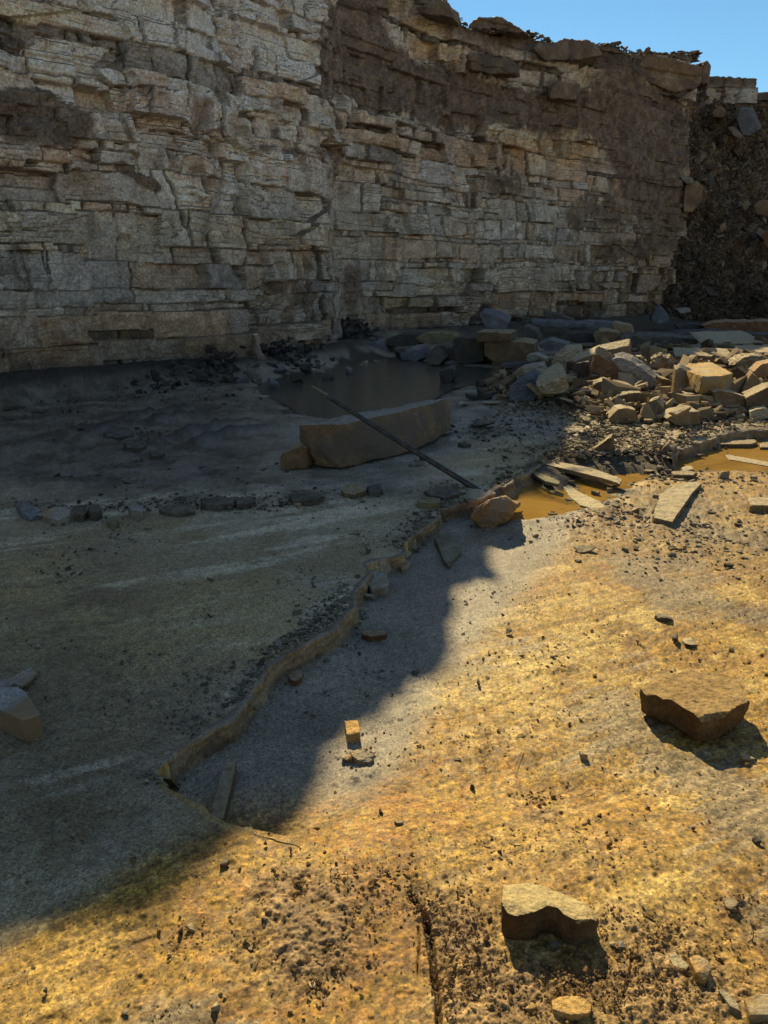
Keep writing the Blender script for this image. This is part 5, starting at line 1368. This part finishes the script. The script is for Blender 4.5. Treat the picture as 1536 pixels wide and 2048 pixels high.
# ---------------- caprock slabs along the rim and stones on the earth slope
def rimrock(name, mat, face, ext, label, dD=0.0, **kw):
    px = sum(p[0] for p in face) / len(face)
    s, yy, xx = on_wall_az(px)
    kw['rough'] = .022; kw['cuts'] = 7; kw['cutd'] = .10; kw['strata'] = .22
    return F(name, mat, face, yy + dD, ext, label, **kw)
MT['rim'] = rock_material('caprock', (.12, .085, .058), (.21, .15, .10), (.33, .26, .19), 1.6, stain=(.11, .085, .065))
MT['rimo'] = rock_material('orange_caprock', (.13, .085, .05), (.22, .145, .085), (.34, .27, .19), 1.5, stain=(.13, .09, .06))
rimrock('caprock_slab', 'rimo', [(1256,128),(1268,108),(1310,104),(1350,104),(1385,116),(1404,134),(1408,160),(1392,180),(1350,186),(1300,168),(1262,150)], (.3,2.4,.3), 'huge orange brown caprock slab jutting out over the corner of the face', dD=-1.0, slope=.5, rough=.014)
rimrock('caprock_block', 'rim', [(1400,122),(1418,120),(1424,136),(1420,166),(1404,170),(1398,150)], (.5,1.6,.1), 'pale square block on the outer end of the jutting caprock slab', dD=-2.2, rough=.012)
rimrock('caprock_slab', 'rim', [(1268,150),(1320,166),(1380,182),(1360,196),(1310,186),(1280,170)], (.2,1.8,.3), 'dark underlying slab beneath the jutting caprock', dD=-.6, slope=.5, rough=.014)
rimrock('caprock_slab', 'rim', [(1066,98),(1078,82),(1130,77),(1190,80),(1204,92),(1202,112),(1160,122),(1090,122)], (.3,1.8,.2), 'thick brown caprock slab near the middle of the rim', dD=-.8, slope=.8, rough=.012)
rimrock('caprock_slab', 'rim', [(924,44),(940,35),(975,31),(1010,34),(1030,45),(1056,66),(1030,68),(990,60),(950,58)], (.5,2.0,.3), 'flat overhanging boulder on the highest part of the visible rim', dD=-.1, slope=.4, rough=.012)
rimrock('caprock_block', 'rim', [(826,10),(850,-6),(880,-6),(905,14),(908,38),(870,30),(836,24)], (.4,1.6,.2), 'blocky rock at the top edge of the picture where the rim comes into view', dD=-.5, slope=.8, rough=.02)
rimrock('caprock_slab', 'rim', [(925,102),(975,106),(1010,114),(1032,122),(1030,146),(980,148),(930,138)], (.3,1.0,.1), 'brown slab set in the face below the flat overhanging boulder', dD=-.35, slope=.8, rough=.014)
rimrock('caprock_slab', 'rim', [(1088,166),(1120,160),(1160,168),(1162,184),(1150,200),(1100,196)], (.3,1.0,.1), 'jutting brown block below the thick middle caprock', dD=-.5, slope=.8, rough=.016)
for k, (f, D, mt, ext, lb) in enumerate([
    ([(1412,172),(1422,168),(1460,168),(1478,178),(1480,196),(1440,192),(1416,184)], 36.5, 'rim', (.5,1.6,.1), 'pale rim slab just right of the jutting caprock'),
    ([(1470,182),(1490,180),(1508,186),(1512,200),(1480,202)], 36.8, 'rim', (.5,1.6,.1), 'thinner rim slab, second to the right of the jutting caprock'),
    ([(1506,184),(1540,183),(1570,184),(1568,200),(1512,202)], 37.0, 'rim', (.5,1.6,.1), 'rim slab at the right edge of the picture'),
    ([(1424,222),(1440,210),(1452,222),(1446,236),(1426,234)], 35.2, 'rimo', (.4,.8,.1), 'orange block stuck in the upper earth slope'),
    ([(1454,254),(1464,256),(1482,272),(1480,280),(1468,272)], 34.6, 'rim', (.5,.8,.2), 'narrow slab sliding down the upper earth slope'),
    ([(1478,216),(1500,218),(1518,260),(1500,272),(1484,270),(1472,240)], 35.0, 'slate', (.5,.8,.2), 'bluish slab tipped on the upper earth slope'),
    ([(1370,372),(1392,360),(1406,372),(1402,400),(1384,424),(1368,424),(1366,400)], 32.2, 'rimo', (.6,1.5,.1), 'brown block jutting from the corner of the face against the slope'),
    ([(1358,352),(1378,356),(1384,368),(1372,368)], 32.0, 'grey', (.4,.7,.1), 'pale flake resting above the jutting corner block'),
    ([(1506,412),(1520,400),(1560,404),(1560,440),(1514,430)], 32.6, 'rimo', (.5,.8,.1), 'large brown boulder on the earth slope at the right edge'),
    ([(1522,470),(1536,458),(1570,462),(1566,500),(1534,498)], 32.0, 'rust', (.5,.8,.1), 'rusty boulder on the earth slope below the large brown one'),
    ([(1480,408),(1490,402),(1498,412),(1490,422)], 32.6, 'rim', (.4,.6,.1), 'small block left of the large brown boulder on the slope'),
    ([(1438,452),(1446,446),(1450,458),(1442,466)], 31.9, 'rimo', (.3,.5,.1), 'small orange stone in the middle of the earth slope'),
    ([(1414,346),(1424,352),(1424,372),(1416,366)], 33.0, 'mud', (.3,.5,.1), 'dark upright flake on the earth slope')]):
    F('stone_slab' if 'slab' in lb else 'boulder', mt, f, D - .35, ext, lb, rough=.014, tilt=.1)
world_and_light()
